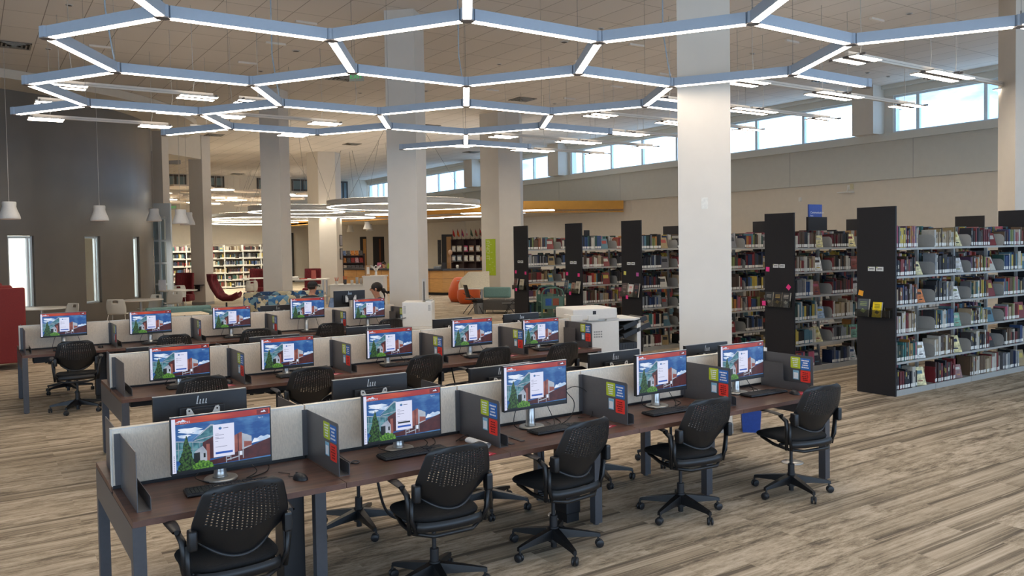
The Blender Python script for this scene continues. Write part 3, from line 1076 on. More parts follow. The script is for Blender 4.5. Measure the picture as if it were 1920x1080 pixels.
def bench(x0, y0, name_label):
    t = thing('computer_bench', name_label, 'desk', (x0, y0, 0))
    ln = 5 * STN
    dep = 1.39
    for i in range(5):
        for side in (0, 1):
            ya, yb = (0.0, 0.665) if side == 0 else (dep - 0.665, dep)
            g = 0.0015
            MB().box(i * STN + g, (i + 1) * STN - g, ya, yb, TOPZ - 0.03, TOPZ, 1).box(i * STN + g, (i + 1) * STN - g, ya, yb, TOPZ, TOPZ + 0.0008, 0).build('tabletop', [M_WOOD, M_WEDGE], t)
    MB().box(0.02, ln - 0.02, 0.665, dep - 0.665, TOPZ - 0.05, TOPZ - 0.006).build('cable_channel', M_BLACK, t)
    MB().box(0.1, ln - 0.1, 0.5, 0.56, TOPZ - 0.09, TOPZ - 0.031).box(0.1, ln - 0.1, dep - 0.56, dep - 0.5, TOPZ - 0.09, TOPZ - 0.031).build('support_beam', M_LEG, t)
    MB().box(0.15, ln - 0.15, 0.56, dep - 0.56, TOPZ - 0.17, TOPZ - 0.06).build('wire_tray', M_BLACK, t)
    for xe in (0.0, ln - 0.06):
        MB().box(xe + (0.0 if xe < 1 else 0.035), xe + (0.025 if xe < 1 else 0.06), 0.065, dep - 0.065, TOPZ - 0.21, TOPZ - 0.031).build('end_apron', M_LEG, t)
        for yy in (0.0, dep - 0.07):
            MB().box(xe, xe + 0.06, yy + 0.002, yy + 0.07, 0.012, TOPZ - 0.031).cyl((xe + 0.03, yy + 0.035, 0), (xe + 0.03, yy + 0.035, 0.013), 0.022, n=10).build('leg', M_LEG, t)
    for xi in (1.0, 3.06, 4.2):
        for yy in (0.3, dep - 0.36):
            MB().box(xi, xi + 0.065, yy, yy + 0.06, 0.012, TOPZ - 0.031).cyl((xi + 0.03, yy + 0.03, 0), (xi + 0.03, yy + 0.03, 0.013), 0.022, n=10).build('leg', M_LEG, t)
    for xi in (0.86, 2.92):
        MB().box(xi, xi + 0.13, 0.46, 0.62, 0.06, TOPZ - 0.031, c=0.012).box(xi + 0.01, xi + 0.12, 0.47, 0.61, 0, 0.06).build('cable_tower', M_BLACK, t)
    for i in range(5):
        p = MB().box(i * STN + 0.004, (i + 1) * STN - 0.004, 0.672, 0.716, TOPZ + 0.016, 1.062, 0, c=0.006)
        p.box(i * STN + 0.004, (i + 1) * STN - 0.004, 0.67, 0.718, 1.060, 1.067, 1)
        if i == 0:
            p.box(0.0, 0.006, 0.67, 0.718, TOPZ + 0.014, 1.067, 1)
        if i == 4:
            p.box(5 * STN - 0.006, 5 * STN, 0.67, 0.718, TOPZ + 0.014, 1.067, 1)
        p.box(i * STN + 0.004, (i + 1) * STN - 0.004, 0.668, 0.72, TOPZ - 0.004, TOPZ + 0.018, 2)
        p.build('privacy_panel', [M_FABRIC, M_FTRIM, M_BLACK], t)
    return t


BENCHES = [(0.60, 4.335), (1.05, 7.97), (0.50, 12.17)]
BN = ['nearest bench', 'middle bench', 'farthest bench']
for (x, y), n in zip(BENCHES, ('walnut topped computer bench nearest the viewer, with five seats', 'walnut topped computer bench, the middle of three rows',
                               'walnut topped computer bench, the farthest of three rows, beside the red booth')):
    bench(x, y, n)

# ---- side dividers with stickers
M_G, M_B, M_R = mat('sticker_green', (176, 190, 40), 0.6), mat('sticker_blue', (38, 98, 170), 0.6), mat('sticker_red', (226, 52, 40), 0.6)
M_LB, M_W, M_DT = mat('sticker_pale_blue', (130, 180, 206), 0.6), mat('sticker_white', (226, 226, 228), 0.6), mat('sticker_print', (110, 20, 20), 0.6)


def lines(mb, x0, x1, z0, z1, n, y, mi, th=0.5):
    random.seed(int(x0 * 1000) + n)
    for i in range(n):
        zc = z1 - (z1 - z0) * (i + 0.5) / n
        w = (x1 - x0) * random.uniform(0.55, 0.95)
        xc = (x0 + x1) / 2
        h = (z1 - z0) / n * th / 2
        k = random.randint(3, 5)
        for j in range(k):
            a = xc - w / 2 + w * j / k
            mb.add([(a, y, zc - h), (a + w / k * 0.8, y, zc - h), (a + w / k * 0.8, y, zc + h), (a, y, zc + h)], [(0, 1, 2, 3)], mi)


def divider(label, x, y, kind='mid', flip=False, group=None, tray=1):
    """plate standing across the bench; local x runs from the centre panel (0) to the front edge (0.53)"""
    t = thing('desk_divider', label, 'desk divider', (x, y, TOPZ + 0.001), R(-90) if not flip else R(90), group)
    D, H = 0.535, 0.302
    poly = [(0.0, 0.0), (D, 0.0), (D, H - 0.012), (D - 0.012, H), (0.01, H), (0, H - 0.01)]
    s = -1 if not flip else 1
    m_ = MB().prism(poly, -0.002, 0.002)
    m_.box(0.0, 0.012, min(0, s * 0.03), max(0, s * 0.03), 0.02, H)
    m_.build('plate', M_DIV, t)
    # L-shaped pocket tray on the seat's other side
    yy = 0.062 * tray * (1 if not flip else -1)
    a, b = sorted((0, yy))
    pk = [(0.02, 0.0), (D - 0.005, 0.0), (D - 0.005, 0.062), (D - 0.02, 0.07), (D * 0.52, 0.07), (D * 0.5, 0.085), (D * 0.5, 0.225), (0.02, 0.225)]
    tb = MB().prism(pk, yy - 0.0015, yy + 0.0015) if kind != 'low' else MB().prism(pk[:5] + [(0.02, 0.07)], yy - 0.0015, yy + 0.0015)
    tb.box(0.02, D - 0.004, a, b, 0.0, 0.003)
    tb.build('pocket_tray', M_DIV, t)
    return t


def stickers(t, side):
    """group of four paper stickers near the front upper corner, on the face that looks at the seat to the left"""
    yo = side * 0.0025
    yl = side * 0.0032
    D, H = 0.535, 0.302
    def card(nm, x0, x1, z0, z1, mt, mt2, n):
        m_ = MB().prism([(x0 + 0.005, z0), (x1 - 0.005, z0), (x1, z0 + 0.005), (x1, z1 - 0.005), (x1 - 0.005, z1), (x0 + 0.005, z1), (x0, z1 - 0.005), (x0, z0 + 0.005)], min(0, yo), max(0, yo), 0)
        lines(m_, x0 + 0.008, x1 - 0.008, z0 + 0.01, z1 - 0.01, n, yl, 1)
        m_.build(nm, [mt, mt2], t)
    card('green_sticker', 0.30, 0.402, H - 0.118, H - 0.018, M_G, M_W, 5)
    card('blue_sticker', 0.405, 0.507, H - 0.122, H - 0.022, M_B, M_W, 4)
    card('red_sticker', 0.405, 0.507, H - 0.23, H - 0.13, M_R, M_DT, 5)
    m_ = MB().prism([(0.325, H - 0.215), (0.385, H - 0.215), (0.385, H - 0.135), (0.325, H - 0.135)], min(0, yo), max(0, yo), 0)
    m_.add([(x, yl, z) for x, z in ((0.332, H - 0.208), (0.379, H - 0.208), (0.379, H - 0.155), (0.332, H - 0.155))], [(0, 1, 2, 3)], 1)
    m_.build('pale_blue_sticker', [M_LB, M_W], t)


for bi, (bx, by) in enumerate(BENCHES):
    yc = by + 0.672
    for i in range(6):
        xx = bx + i * STN + (0.045 if i == 0 else -0.04 if i == 5 else 0.012)
        what = 'dark metal desk divider' if i in (0, 5) else 'dark metal divider with colourful stickers'
        where = ('at the left end of the %s' % BN[bi]) if i == 0 else ('with stickers at the right end of the %s' % BN[bi]) if i == 5 else 'between %s and %s seats, %s' % (ORD[i - 1], ORD[i], BN[bi])
        d = divider('%s %s' % (what, where), xx, yc, flip=False, group='desk dividers', tray=-1 if i == 5 else 1, kind='mid' if i == 5 else 'low')
        if i > 0:
            stickers(d, -1)
    yb = by + 0.718
    for i in range(6):
        xx = bx + i * STN + (0.045 if i == 0 else -0.04 if i == 5 else 0.012)
        divider('dark metal divider on the far side of the %s, %s from its left end' % (BN[bi], ORD[i]), xx, yb, flip=True, group='far side desk dividers')

# ---- monitors
random.seed(11)
S_SKY = screen_mat('screen_sky', (26, 78, 148), (88, 142, 194), 9, 0.78, (1, 1, 2.5), 0.45, 0.75)
S_BAN = screen_mat('screen_banner', (160, 34, 22), (204, 78, 26), 3, 0.8, (1, 1, 8))
S_BAN2 = screen_mat('screen_banner_dark', (120, 22, 24), None, 3, 0.7)
S_BRICK = screen_mat('screen_maroon', (66, 28, 32), (86, 38, 38), 20, 0.7)
S_BRICK2 = screen_mat('screen_brick', (140, 76, 68), (160, 96, 84), 20, 0.75)
S_GLASS = screen_mat('screen_teal_glass', (40, 92, 110), (96, 150, 160), 25, 0.8)
S_TREE = screen_mat('screen_tree', (14, 34, 22), (66, 104, 50), 90, 0.75)
S_BUSH = screen_mat('screen_bush', (40, 84, 30), (104, 156, 56), 90, 0.8)
S_CARD = screen_mat('screen_card', (214, 216, 238), None, 3, 0.9)
S_GREY = screen_mat('screen_pale', (176, 184, 198), (150, 160, 178), 10, 0.8)
S_CLOUD = screen_mat('screen_cloud', (226, 232, 244), (170, 196, 226), 14, 0.9)
S_BLUE = screen_mat('screen_blue_bar', (40, 84, 176), None, 3, 0.85)
S_DARK = screen_mat('screen_dark', (22, 30, 34), (40, 44, 44), 30, 0.6)
S_TXT = screen_mat('screen_text', (120, 124, 150), None, 3, 0.8)
SM = [S_SKY, S_BAN, S_BAN2, S_BRICK, S_BRICK2, S_GLASS, S_TREE, S_BUSH, S_CARD, S_GREY, S_CLOUD, S_BLUE, S_DARK, S_TXT]
SKY, BAN, BAN2, BRK, BRK2, GLS, TREE, BUSH, CARD, GREY, CLD, BLUE, DARK, TXT = range(14)
MW, MH = 0.539, 0.318
SW, SH = 0.527, 0.298


def screen_mesh(variant=0):
    mb = MB()
    ly = [0.0]

    def pg(pts, mi):
        ly[0] -= 0.00006
        mb.add([((x - 0.5) * SW, ly[0], y * SH) for x, y in pts], [tuple(range(len(pts)))], mi)

    def rc(x0, x1, y0, y1, mi):
        pg([(x0, y0), (x1, y0), (x1, y1), (x0, y1)], mi)
    rc(0, 1, 0, 1, SKY)
    random.seed(5)
    for cx, cy, w, h in ((0.17, 0.76, 0.11, 0.05), (0.3, 0.7, 0.1, 0.045), (0.12, 0.66, 0.06, 0.03), (0.7, 0.52, 0.05, 0.04)):
        pg([(cx + w * math.cos(a) * (1 + 0.25 * math.sin(5 * a + cx * 9)), cy + h * math.sin(a) * (1 + 0.3 * math.sin(3 * a))) for a in [i * PI / 9 for i in range(18)]], CLD)
    pg([(0.8, 0.36), (1.0, 0.40), (1.0, 0.46), (0.97, 0.48), (0.93, 0.46), (0.9, 0.48), (0.86, 0.44), (0.83, 0.45)], CLD)
    # glazed wing
    pg([(0.04, 0.22), (0.34, 0.2), (0.34, 0.5), (0.04, 0.58)], GLS)
    for k in range(5):
        x = 0.06 + k * 0.07
        rc(x, x + 0.004, 0.22, 0.55 - k * 0.01, GREY)
    pg([(0.04, 0.57), (0.34, 0.49), (0.34, 0.505), (0.04, 0.585)], GREY)
    pg([(0.04, 0.42), (0.34, 0.38), (0.34, 0.388), (0.04, 0.428)], GREY)
    # tower with a sloping roof
    pg([(0.2, 0.54), (0.4, 0.5), (0.41, 0.78), (0.385, 0.8)], GLS)
    pg([(0.18, 0.545), (0.385, 0.79), (0.42, 0.78), (0.42, 0.81), (0.385, 0.825)], GREY)
    pg([(0.21, 0.545), (0.42, 0.6), (0.42, 0.615), (0.225, 0.565)], GREY)
    # brick bodies
    pg([(0.3, 0.18), (0.44, 0.18), (0.44, 0.62), (0.3, 0.5)], BRK)
    rc(0.335, 0.37, 0.15, 0.46, BRK2)
    pg([(0.62, 0.2), (0.7, 0.2), (0.7, 0.6), (0.685, 0.6), (0.62, 0.55)], BRK2)
    rc(0.655, 0.665, 0.2, 0.58, BRK)
    pg([(0.7, 0.25), (0.8, 0.28), (0.8, 0.5), (0.7, 0.58)], GREY)
    pg([(0.72, 0.3), (0.8, 0.33), (0.8, 0.4), (0.72, 0.42)], BRK2)
    pg([(0.34, 0.06), (1.0, 0.08), (1.0, 0.42), (0.72, 0.27), (0.5, 0.17), (0.34, 0.14)], BRK)
    # white gabled block and its shade side
    pg([(0.21, 0.34), (0.3, 0.44), (0.34, 0.33), (0.34, 0.12), (0.27, 0.13), (0.27, 0.3)], GREY)
    pg([(0.21, 0.32), (0.27, 0.33), (0.27, 0.12), (0.21, 0.14)], DARK)
    rc(0.305, 0.325, 0.22, 0.3, DARK)
    # gate frames
    for gx in (0.53, 0.66):
        rc(gx, gx + 0.008, 0.06, 0.24, GREY)
        rc(gx + 0.045, gx + 0.053, 0.1, 0.26, GREY)
        rc(gx + 0.012, gx + 0.04, 0.16, 0.24, CLD if gx > 0.6 else GREY)
    pg([(0.54, 0.1), (0.67, 0.14), (0.67, 0.16), (0.54, 0.12)], GREY)
    # tree and bushes
    rc(0.04, 1.0, 0.0, 0.055, DARK)
    left, right = [], []
    for k in range(15):
        y = 0.03 + 0.63 * k / 14
        w = 0.085 * (1 - (k / 14) ** 1.3) + 0.004
        left.append((0.14 - w * random.uniform(0.75, 1.1), y))
        right.append((0.14 + w * random.uniform(0.75, 1.1), y))
    pg(left[::-1] + right, TREE)
    pts = [(0.2, 0.02)]
    for k in range(10):
        pts.append((0.2 + 0.19 * k / 9, 0.05 + 0.12 * math.sin(PI * (k + 1.5) / 12) * random.uniform(0.8, 1.2)))
    pts.append((0.41, 0.02))
    pg(pts[::-1], BUSH)
    # orange-red banner with the mountain mark
    rc(0, 1, 0.885, 1, BAN)
    rc(0, 1, 0.882, 0.89, BAN2)
    rc(0.86, 0.985, 0.895, 0.985, BAN2)
    for x0 in (0.045, 0.9):
        s = 1.0 if x0 < 0.5 else 0.6
        pg([(x0, 0.93), (x0 + 0.03 * s, 0.957), (x0 + 0.045 * s, 0.945), (x0 + 0.065 * s, 0.975), (x0 + 0.085 * s, 0.95), (x0 + 0.1 * s, 0.93)], CLD)
    text(mb, 'RED ROCKS', 0.016, T((0.1 - 0.5) * SW, ly[0] - 0.0002, 0.913 * SH) @ RX(PI / 2), CLD)
    text(mb, 'Sign in', 0.011, T((0.9 - 0.5) * SW, ly[0] - 0.0002, 0.835 * SH) @ RX(PI / 2), CLD)
    # side strip of icons
    rc(0, 0.036, 0.0, 0.99, CARD)
    for k in range(9):
        rc(0.013, 0.024, 0.03 + k * 0.034, 0.045 + k * 0.034, TXT)
    # login card
    rc(0.405, 0.62, 0.19, 0.80, CARD)
    pg([(0.477 + 0.017 * math.cos(i * PI / 6), 0.725 + 0.026 * math.sin(i * PI / 6)) for i in range(12)], BLUE)
    pg([(0.477 + 0.012 * math.cos(i * PI / 6), 0.735 + 0.014 * math.sin(i * PI / 6)) for i in range(12)], GLS)
    rc(0.505, 0.56, 0.715, 0.728, TXT)
    for yy, w in ((0.62, 0.035), (0.595, 0.09), (0.555, 0.035), (0.53, 0.09), (0.48, 0.03), (0.375, 0.12)):
        rc(0.425, 0.425 + w, yy, yy + 0.008, TXT)
    rc(0.425, 0.6, 0.245, 0.285, BLUE)
    if variant == 1:
        rc(0.43, 0.59, 0.33, 0.365, DARK)
    return mb.mesh('screen', SM)


SCR = [screen_mesh(0), screen_mesh(1)]
hb = MB().box(-MW / 2, MW / 2, 0.0, 0.03, 0, MH, 0, c=0.004)
HOUS = hb.mesh('housing', [mat('monitor_black', (30, 31, 34), 0.42, var=0.03)])
bz = MB()
bz.box(-MW / 2, MW / 2, -0.003, 0.0, 0, 0.014).box(-MW / 2, MW / 2, -0.003, 0.0, MH - 0.005, MH)
bz.box(-MW / 2, -MW / 2 + 0.005, -0.003, 0, 0.014, MH - 0.005).box(MW / 2 - 0.005, MW / 2, -0.003, 0, 0.014, MH - 0.005)
bz.box(-MW / 2, MW / 2, -0.0032, 0.012, MH, MH + 0.002, 1)
BEZ = bz.mesh('bezel', [M_BLACK, M_SILVER])
bk = MB()
bk.box(-0.13, 0.13, 0.03, 0.06, 0.11, 0.245, 0, c=0.008).box(-0.1, 0.1, 0.06, 0.075, 0.12, 0.23, 0, c=0.004)
MNTB = bk.mesh('mount_box', [M_BLACK])
ear = MB()
for s in (-1, 1):
    ear.prism([(s * 0.045, 0.13), (s * 0.095, 0.13), (s * 0.095, 0.232), (s * 0.088, 0.242), (s * 0.07, 0.238), (s * 0.045, 0.19)], 0.072, 0.078)
    ear.cyl((s * 0.08, 0.0781, 0.225), (s * 0.08, 0.0785, 0.225), 0.006, n=8, mi=1)
EARS = ear.mesh('mount_bracket', [mat('bracket_white', (206, 206, 204)), M_BLACK])
# maker's mark: four slanted strokes, the first one taller
lg = MB()
for k in range(4):
    x = 0.03 - k * 0.017
    h = 0.05 if k == 0 else 0.028
    sl = 0.2
    lg.add([(x, 0.0306, 0.254), (x - 0.006, 0.0306, 0.254), (x - 0.006 - h * sl, 0.0306, 0.254 + h), (x - h * sl, 0.0306, 0.254 + h)], [(0, 1, 2, 3)])
    lg.add([(x, 0.0306, 0.254), (x - 0.011, 0.0306, 0.254), (x - 0.011, 0.0306, 0.259), (x, 0.0306, 0.259)], [(0, 1, 2, 3)])
LOGO = lg.mesh('maker_mark', [mat('mark_silver', (214, 216, 216), 0.25, metal=0.4)])


def stand_mesh(zb):
    """silver stand; zb is how far the panel's lower edge is above the table"""
    s = MB()
    s.lathe([(0, 0.0), (0.088, 0.0), (0.092, 0.008), (0.086, 0.016), (0.07, 0.017), (0.05, 0.013), (0, 0.013)], 28, 0, T(0, 0.06, -zb))
    s.lathe([(0, 0.012), (0.042, 0.014), (0.036, 0.02), (0.033, 0.05), (0.033, 0.02 + zb + 0.14), (0, 0.02 + zb + 0.14)], 18, 0, T(0, 0.075, -zb))
    return s.mesh('stand', [M_SILVER])


_st = {}


def monitor(label, x, y, z, rz, ztab=TOPZ + 0.001, variant=0, group='monitors', mount='stand'):
    t = thing('monitor', label, 'monitor', (x, y, z), rz, group)
    h = obj_of('housing', HOUS, t)
    obj_of('maker_mark', LOGO, h)
    obj_of('screen', SCR[variant], t, (0, -0.0005, 0.0135))
    obj_of('bezel', BEZ, t)
    m = obj_of('mount_box', MNTB, t)
    obj_of('mount_bracket', EARS, m)
    zb = round(z - ztab, 3)
    if zb not in _st:
        _st[zb] = stand_mesh(zb)
    obj_of('stand', _st[zb], t)
    return t


# keyboards
kb = MB()
kb.box(-0.22, 0.22, -0.07, 0.07, 0.004, 0.016, 0, c=0.005)
km_ = MB()
for r_ in range(6):
    yy = 0.058 - r_ * 0.0215 - (0.004 if r_ > 0 else 0)
    for c_ in range(15):
        if r_ == 5 and 3 < c_ < 9:
            continue
        km_.box(-0.212 + c_ * 0.0192, -0.212 + c_ * 0.0192 + 0.0165, yy - 0.0095, yy + 0.0085, 0.015, 0.0215)
    for c_ in range(3):
        if r_ in (3,):
            continue
        km_.box(0.082 + c_ * 0.0185, 0.082 + c_ * 0.0185 + 0.016, yy - 0.0095, yy + 0.0085, 0.015, 0.0215)
    if r_ > 0:
        for c_ in range(4):
            km_.box(0.142 + c_ * 0.0185, 0.142 + c_ * 0.0185 + 0.016, yy - 0.0095, yy + 0.0085, 0.015, 0.0215)
km_.box(-0.135, -0.04, -0.0635, -0.0455, 0.015, 0.0215)
KBB, KBK = kb.mesh('keyboard_body', [M_BLACK]), km_.mesh('keys', [M_KEY])
ms = MB().grid(lambda u, v: (0.031 * math.cos(2 * PI * u) * math.sin(PI * v / 2 + 0.0001) * (1 - 0.12 * math.sin(2 * PI * u)),
                             0.055 * math.sin(2 * PI * u) * math.sin(PI * v / 2 + 0.0001), 0.002 + 0.036 * math.cos(PI * v / 2)), 16, 6)
MSB = ms.mesh('mouse_shell', [M_BLACK])
MSW = MB().box(-0.004, 0.004, 0.02, 0.034, 0.028, 0.038, c=0.002).mesh('scroll_wheel', [M_KEY])


def keyboard(label, x, y, rz, z=TOPZ + 0.001):
    t = thing('keyboard', label, 'keyboard', (x, y, z), rz, 'keyboards')
    obj_of('keyboard_body', KBB, t)
    obj_of('keys', KBK, t)
    MB().tube([(0.0, 0.07, 0.01), (0.01, 0.12, 0.004), (0.06, 0.17, 0.004), (0.08, 0.26, 0.004)], 0.0022, 5).build('cable', M_BLACK, t)


def mouse(label, x, y, rz, z=TOPZ + 0.001):
    t = thing('computer_mouse', label, 'computer mouse', (x, y, z), rz, 'computer mice')
    obj_of('mouse_shell', MSB, t)
    obj_of('scroll_wheel', MSW, t)
    MB().tube([(0.0, 0.05, 0.008), (0.0, 0.1, 0.003), (0.04, 0.14, 0.003), (0.02, 0.22, 0.003)], 0.0018, 5).build('cable', M_BLACK, t)


MONX = [[(1.13, 0.813, 0), (2.23, 0.808, 0), (3.255, 0.888, 0), (4.46, 0.857, 0), (5.39, 0.857, 0)],
        [(1.62, 0.81, 0), (2.65, 0.81, 0), (3.78, 0.82, 0), (4.83, 0.86, 0), (5.81, 0.80, 0)],
        [(1.0, 0.91, 0), (2.06, 0.87, 0), (3.16, 0.87, 0), (4.3, 0.945, 0), (5.32, 0.88, 0)]]
MONY = [4.78, 8.4, 12.6]
FAR = [[(1.13, 0.85), (2.23, 0.835), (3.28, 0.81), (4.4, 0.82), (5.48, 0.80)],
       [(1.5, 0.765), (2.68, 0.78), (3.76, 0.81), (4.86, 0.83), (5.87, 0.83)],
       [(1.2, 0.70), (2.2, 0.70), (3.3, 0.75), (4.0, 0.82), (5.2, 1.0)]]
random.seed(21)
for bi, (bx, by) in enumerate(BENCHES):
    for i in range(5):
        mx, mz, rot = MONX[bi][i]
        seat = 'at the %s seat from the left, %s' % (ORD[i], BN[bi])
        monitor('black monitor showing a login card %s' % seat, mx, MONY[bi], mz, rot, variant=1 if (bi, i) == (0, 1) else 0)
        KX = [(1.12, 4.63), (2.25, 4.685), (3.36, 4.665), (4.38, 4.62), (5.53, 4.67)] if bi == 0 else None
        kx, ky = KX[i] if KX else (mx + 0.08, by + 0.33)
        keyboard('black keyboard %s' % seat, kx, ky, R(random.uniform(-4, 3)))
        if (bi, i) == (0, 0):
            mouse('black mouse with silver print beside the first divider, nearest bench', 1.49, 4.56, R(20))
        elif (bi, i) == (0, 4):
            mouse('black mouse on the dark red card, right end of nearest bench', 5.72, 4.5, R(-10))
        elif bi > 0:
            mouse('black mouse %s' % seat, kx + 0.33, ky - 0.02, R(10))
        fx, fz = FAR[bi][i]
        monitor('back of a black monitor %s from the left, far side of the %s' % (ORD[i], BN[bi]), fx, by + 0.97 if bi == 0 else by + 0.98, fz, PI, group='monitors seen from behind')
        keyboard('black keyboard behind the panels, %s seat, far side of the %s' % (ORD[i], BN[bi]), fx, by + 1.2, PI)

# cable tangles
M_CAB = mat('black_cable', (22, 22, 24), 0.6)
random.seed(4)


def cable(label, pts, r=0.003, name='cable', m=None):
    out = []
    P = [Vector(p) for p in pts]
    for i in range(len(P) - 1):
        p0, p1, p2, p3 = P[max(i - 1, 0)], P[i], P[i + 1], P[min(i + 2, len(P) - 1)]
        for k in range(6):
            s = k / 6
            out.append(0.5 * ((2 * p1) + (p2 - p0) * s + (2 * p0 - 5 * p1 + 4 * p2 - p3) * s * s + (3 * p1 - p0 - 3 * p2 + p3) * s ** 3))
    out.append(P[-1])
    o = MB().tube(out, r, 5).build(name, m or M_CAB)
    return tag(o, label, 'cable', 'loose cables')


for bi in range(3):
    for i in range(5):
        mx, mz, _ = MONX[bi][i]
        y0 = MONY[bi] + 0.08
        zt = TOPZ + 0.005
        seat = '%s seat of the %s' % (ORD[i], BN[bi])
        k = 1 if (bi + i) % 2 else -1
        cable('black power cable hanging behind the monitor, ' + seat, [(mx + 0.14, y0, mz + 0.08), (mx + 0.17, y0 + 0.03, mz - 0.01), (mx + 0.2, y0 - 0.02, zt + 0.01), (mx + 0.12, y0 - 0.1, zt), (mx + 0.24, y0 - 0.04, zt), (mx + 0.3, y0 + 0.08, zt), (mx + 0.3, y0 + 0.105, zt - 0.0)])
        cable('thin black video cable behind the stand, ' + seat, [(mx - 0.06, y0, mz + 0.08), (mx - 0.1, y0 + 0.03, mz - 0.02), (mx - 0.13, y0, zt + 0.02), (mx - 0.05, y0 - 0.08, zt), (mx + 0.08, y0 - 0.02, zt), (mx + 0.03, y0 + 0.1, zt)])
cable('looped black cable held by a clip at the panel, third seat of the nearest bench', [(3.5, 4.9, 1.08), (3.6, 4.95, 1.0), (3.64, 4.93, 0.93), (3.68, 4.9, 0.86), (3.62, 4.85, 0.78), (3.5, 4.8, 0.742), (3.4, 4.78, 0.742)], 0.0035)
cable('long black cable arching over the panel joint, third seat of the nearest bench', [(3.62, 4.93, 0.95), (3.74, 4.97, 0.96), (3.83, 4.95, 0.92), (3.86, 4.92, 0.82), (3.8, 4.85, 0.742), (3.7, 4.88, 0.742)])
cable('coiled black cable on the table, second seat of the nearest bench', [(2.62, 4.8, .742), (2.7, 4.83, .76), (2.72, 4.79, .77), (2.67, 4.77, .75), (2.66, 4.82, .742), (2.74, 4.75, .742), (2.8, 4.66, .742)])
cable('grey steel security cable with a loop, beside the first sticker divider', [(1.86, 5.0, 0.75), (1.85, 4.75, 0.742), (1.87, 4.68, 0.742), (1.9, 4.7, 0.744), (1.88, 4.73, 0.746), (1.84, 4.7, 0.745), (1.8, 4.62, 0.742), (1.74, 4.5, 0.742)], 0.004, 'security_cable', M_LEG)
for i, (x, y) in enumerate(((0.32, 7.4), (4.6, 8.5), (2.05, 4.8), (3.3, 4.8))):
    cable('black cable drooping beneath the tabletop, %s of four' % ORD[i], [(x, y, 0.62), (x + 0.05, y, 0.4), (x + 0.15, y + 0.02, 0.3), (x + 0.35, y + 0.04, 0.25), (x + 0.5, y + 0.04, 0.55)] if i else
          [(1.55, 8.35, 0.6), (1.5, 8.3, 0.45), (1.52, 8.3, 0.25), (1.62, 8.3, 0.1), (1.75, 8.35, 0.02)], 0.009)

# dark red cards beside the dividers
M_CRD = mat('dark_red_card', (158, 30, 52), 0.5)
for bi, i, dx, dy in ((0, 1, -0.17, 0.06), (0, 2, -0.15, 0.20), (0, 3, -0.22, 0.25), (0, 4, -0.17, 0.13), (1, 0, -0.16, 0.16), (1, 1, -0.16, 0.18), (1, 2, -0.16, 0.18), (1, 3, -0.16, 0.18), (1, 4, -0.26, 0.2), (2, 4, -0.25, 0.2)):
    bx, by = BENCHES[bi]
    x, y = bx + (i + 1) * STN + dx, by + dy
    t = thing('information_card', 'dark red printed card lying by the divider, %s seat, %s' % (ORD[i], BN[bi]), 'card', (x, y, TOPZ + 0.001), R(14 + 4 * i), 'dark red cards')
    MB().box(-0.075, 0.075, -0.055, 0.055, 0.0, 0.0012).build('card_sheet', M_CRD, t)
    l_ = MB()
    text(l_, 'RED ROCKS', 0.02, T(0, -0.005, 0.0014) @ RZ(PI))
    text(l_, 'COMMUNITY', 0.012, T(0, 0.018, 0.0014) @ RZ(PI))
    text(l_, 'COLLEGE', 0.012, T(0, 0.034, 0.0014) @ RZ(PI))
    l_.add([(-0.06, -0.03, 0.0014), (0.0, -0.04, 0.0014), (0.06, -0.03, 0.0014), (0.01, -0.025, 0.0014)], [(0, 1, 2, 3)])
    l_.build('lettering', M_W, t)
# rolled paper and laptop stand at the second divider
o = MB().grid(lambda u, v: (0.03 * math.cos(2.4 * PI * u) * (1 - 0.25 * u), -0.11 + 0.22 * v, 0.022 + 0.02 * math.sin(2.4 * PI * u) * (1 - 0.25 * u)), 22, 2).build('rolled_paper', mat('paper', (206, 206, 206), 0.7), None, (2.67, 4.6, TOPZ + 0.002), R(4))
tag(o, 'white rolled sheet of paper lying left of the second sticker divider', 'paper')
t = thing('metal_bracket', 'flat black forked metal bracket on the table right of the second sticker divider', 'bracket', (2.86, 4.56, TOPZ + 0.001), R(0))
MB().box(0, 0.03, -0.06, 0.16, 0, 0.004).box(0.03, 0.13, 0.13, 0.16, 0, 0.004).box(0.1, 0.13, -0.03, 0.13, 0, 0.004).build('bracket_plate', M_LEG, t)
P = at(1026, 650, 0)
o = MB().box(-0.05, 0.05, -0.06, 0.06, 0, 0.003).build('paper_slip', mat('paper', (206, 206, 206)), None, (3.55, 4.7, TOPZ + 0.001), R(20))
tag(o, 'small white paper slip beyond the keyboard, third seat of the nearest bench', 'paper')
o = MB().box(-0.06, 0.06, -0.03, 0.03, 0, 0.003).build('paper_slip', mat('paper', (206, 206, 206)), None, (5.6, 4.8, TOPZ + 0.001), R(5))
tag(o, 'small white paper slip beyond the keyboard, fifth seat of the nearest bench', 'paper')

# ------------------------------------------------------------------ task chairs
M_CH = mat('chair_black', (15, 15, 17), 0.42, var=0.05, scale=30, bump=0.05)
M_CHS = mat('seat_fabric', (9, 9, 11), 0.92, var=0.15, scale=200, bump=0.25)
M_CHG = mat('chair_grey_rim', (34, 35, 38), 0.4)


def bw(v):
    """half width of the back at height v"""
    if v < 0.25:
        return 0.175 + 0.055 * math.sin(PI / 2 * v / 0.25)
    if v < 0.5:
        return 0.23
    e = (v - 0.5) / 0.5
    return 0.23 - 0.05 * e ** 1.2 - (0.05 * max(0, (v - 0.88) / 0.12) ** 2)


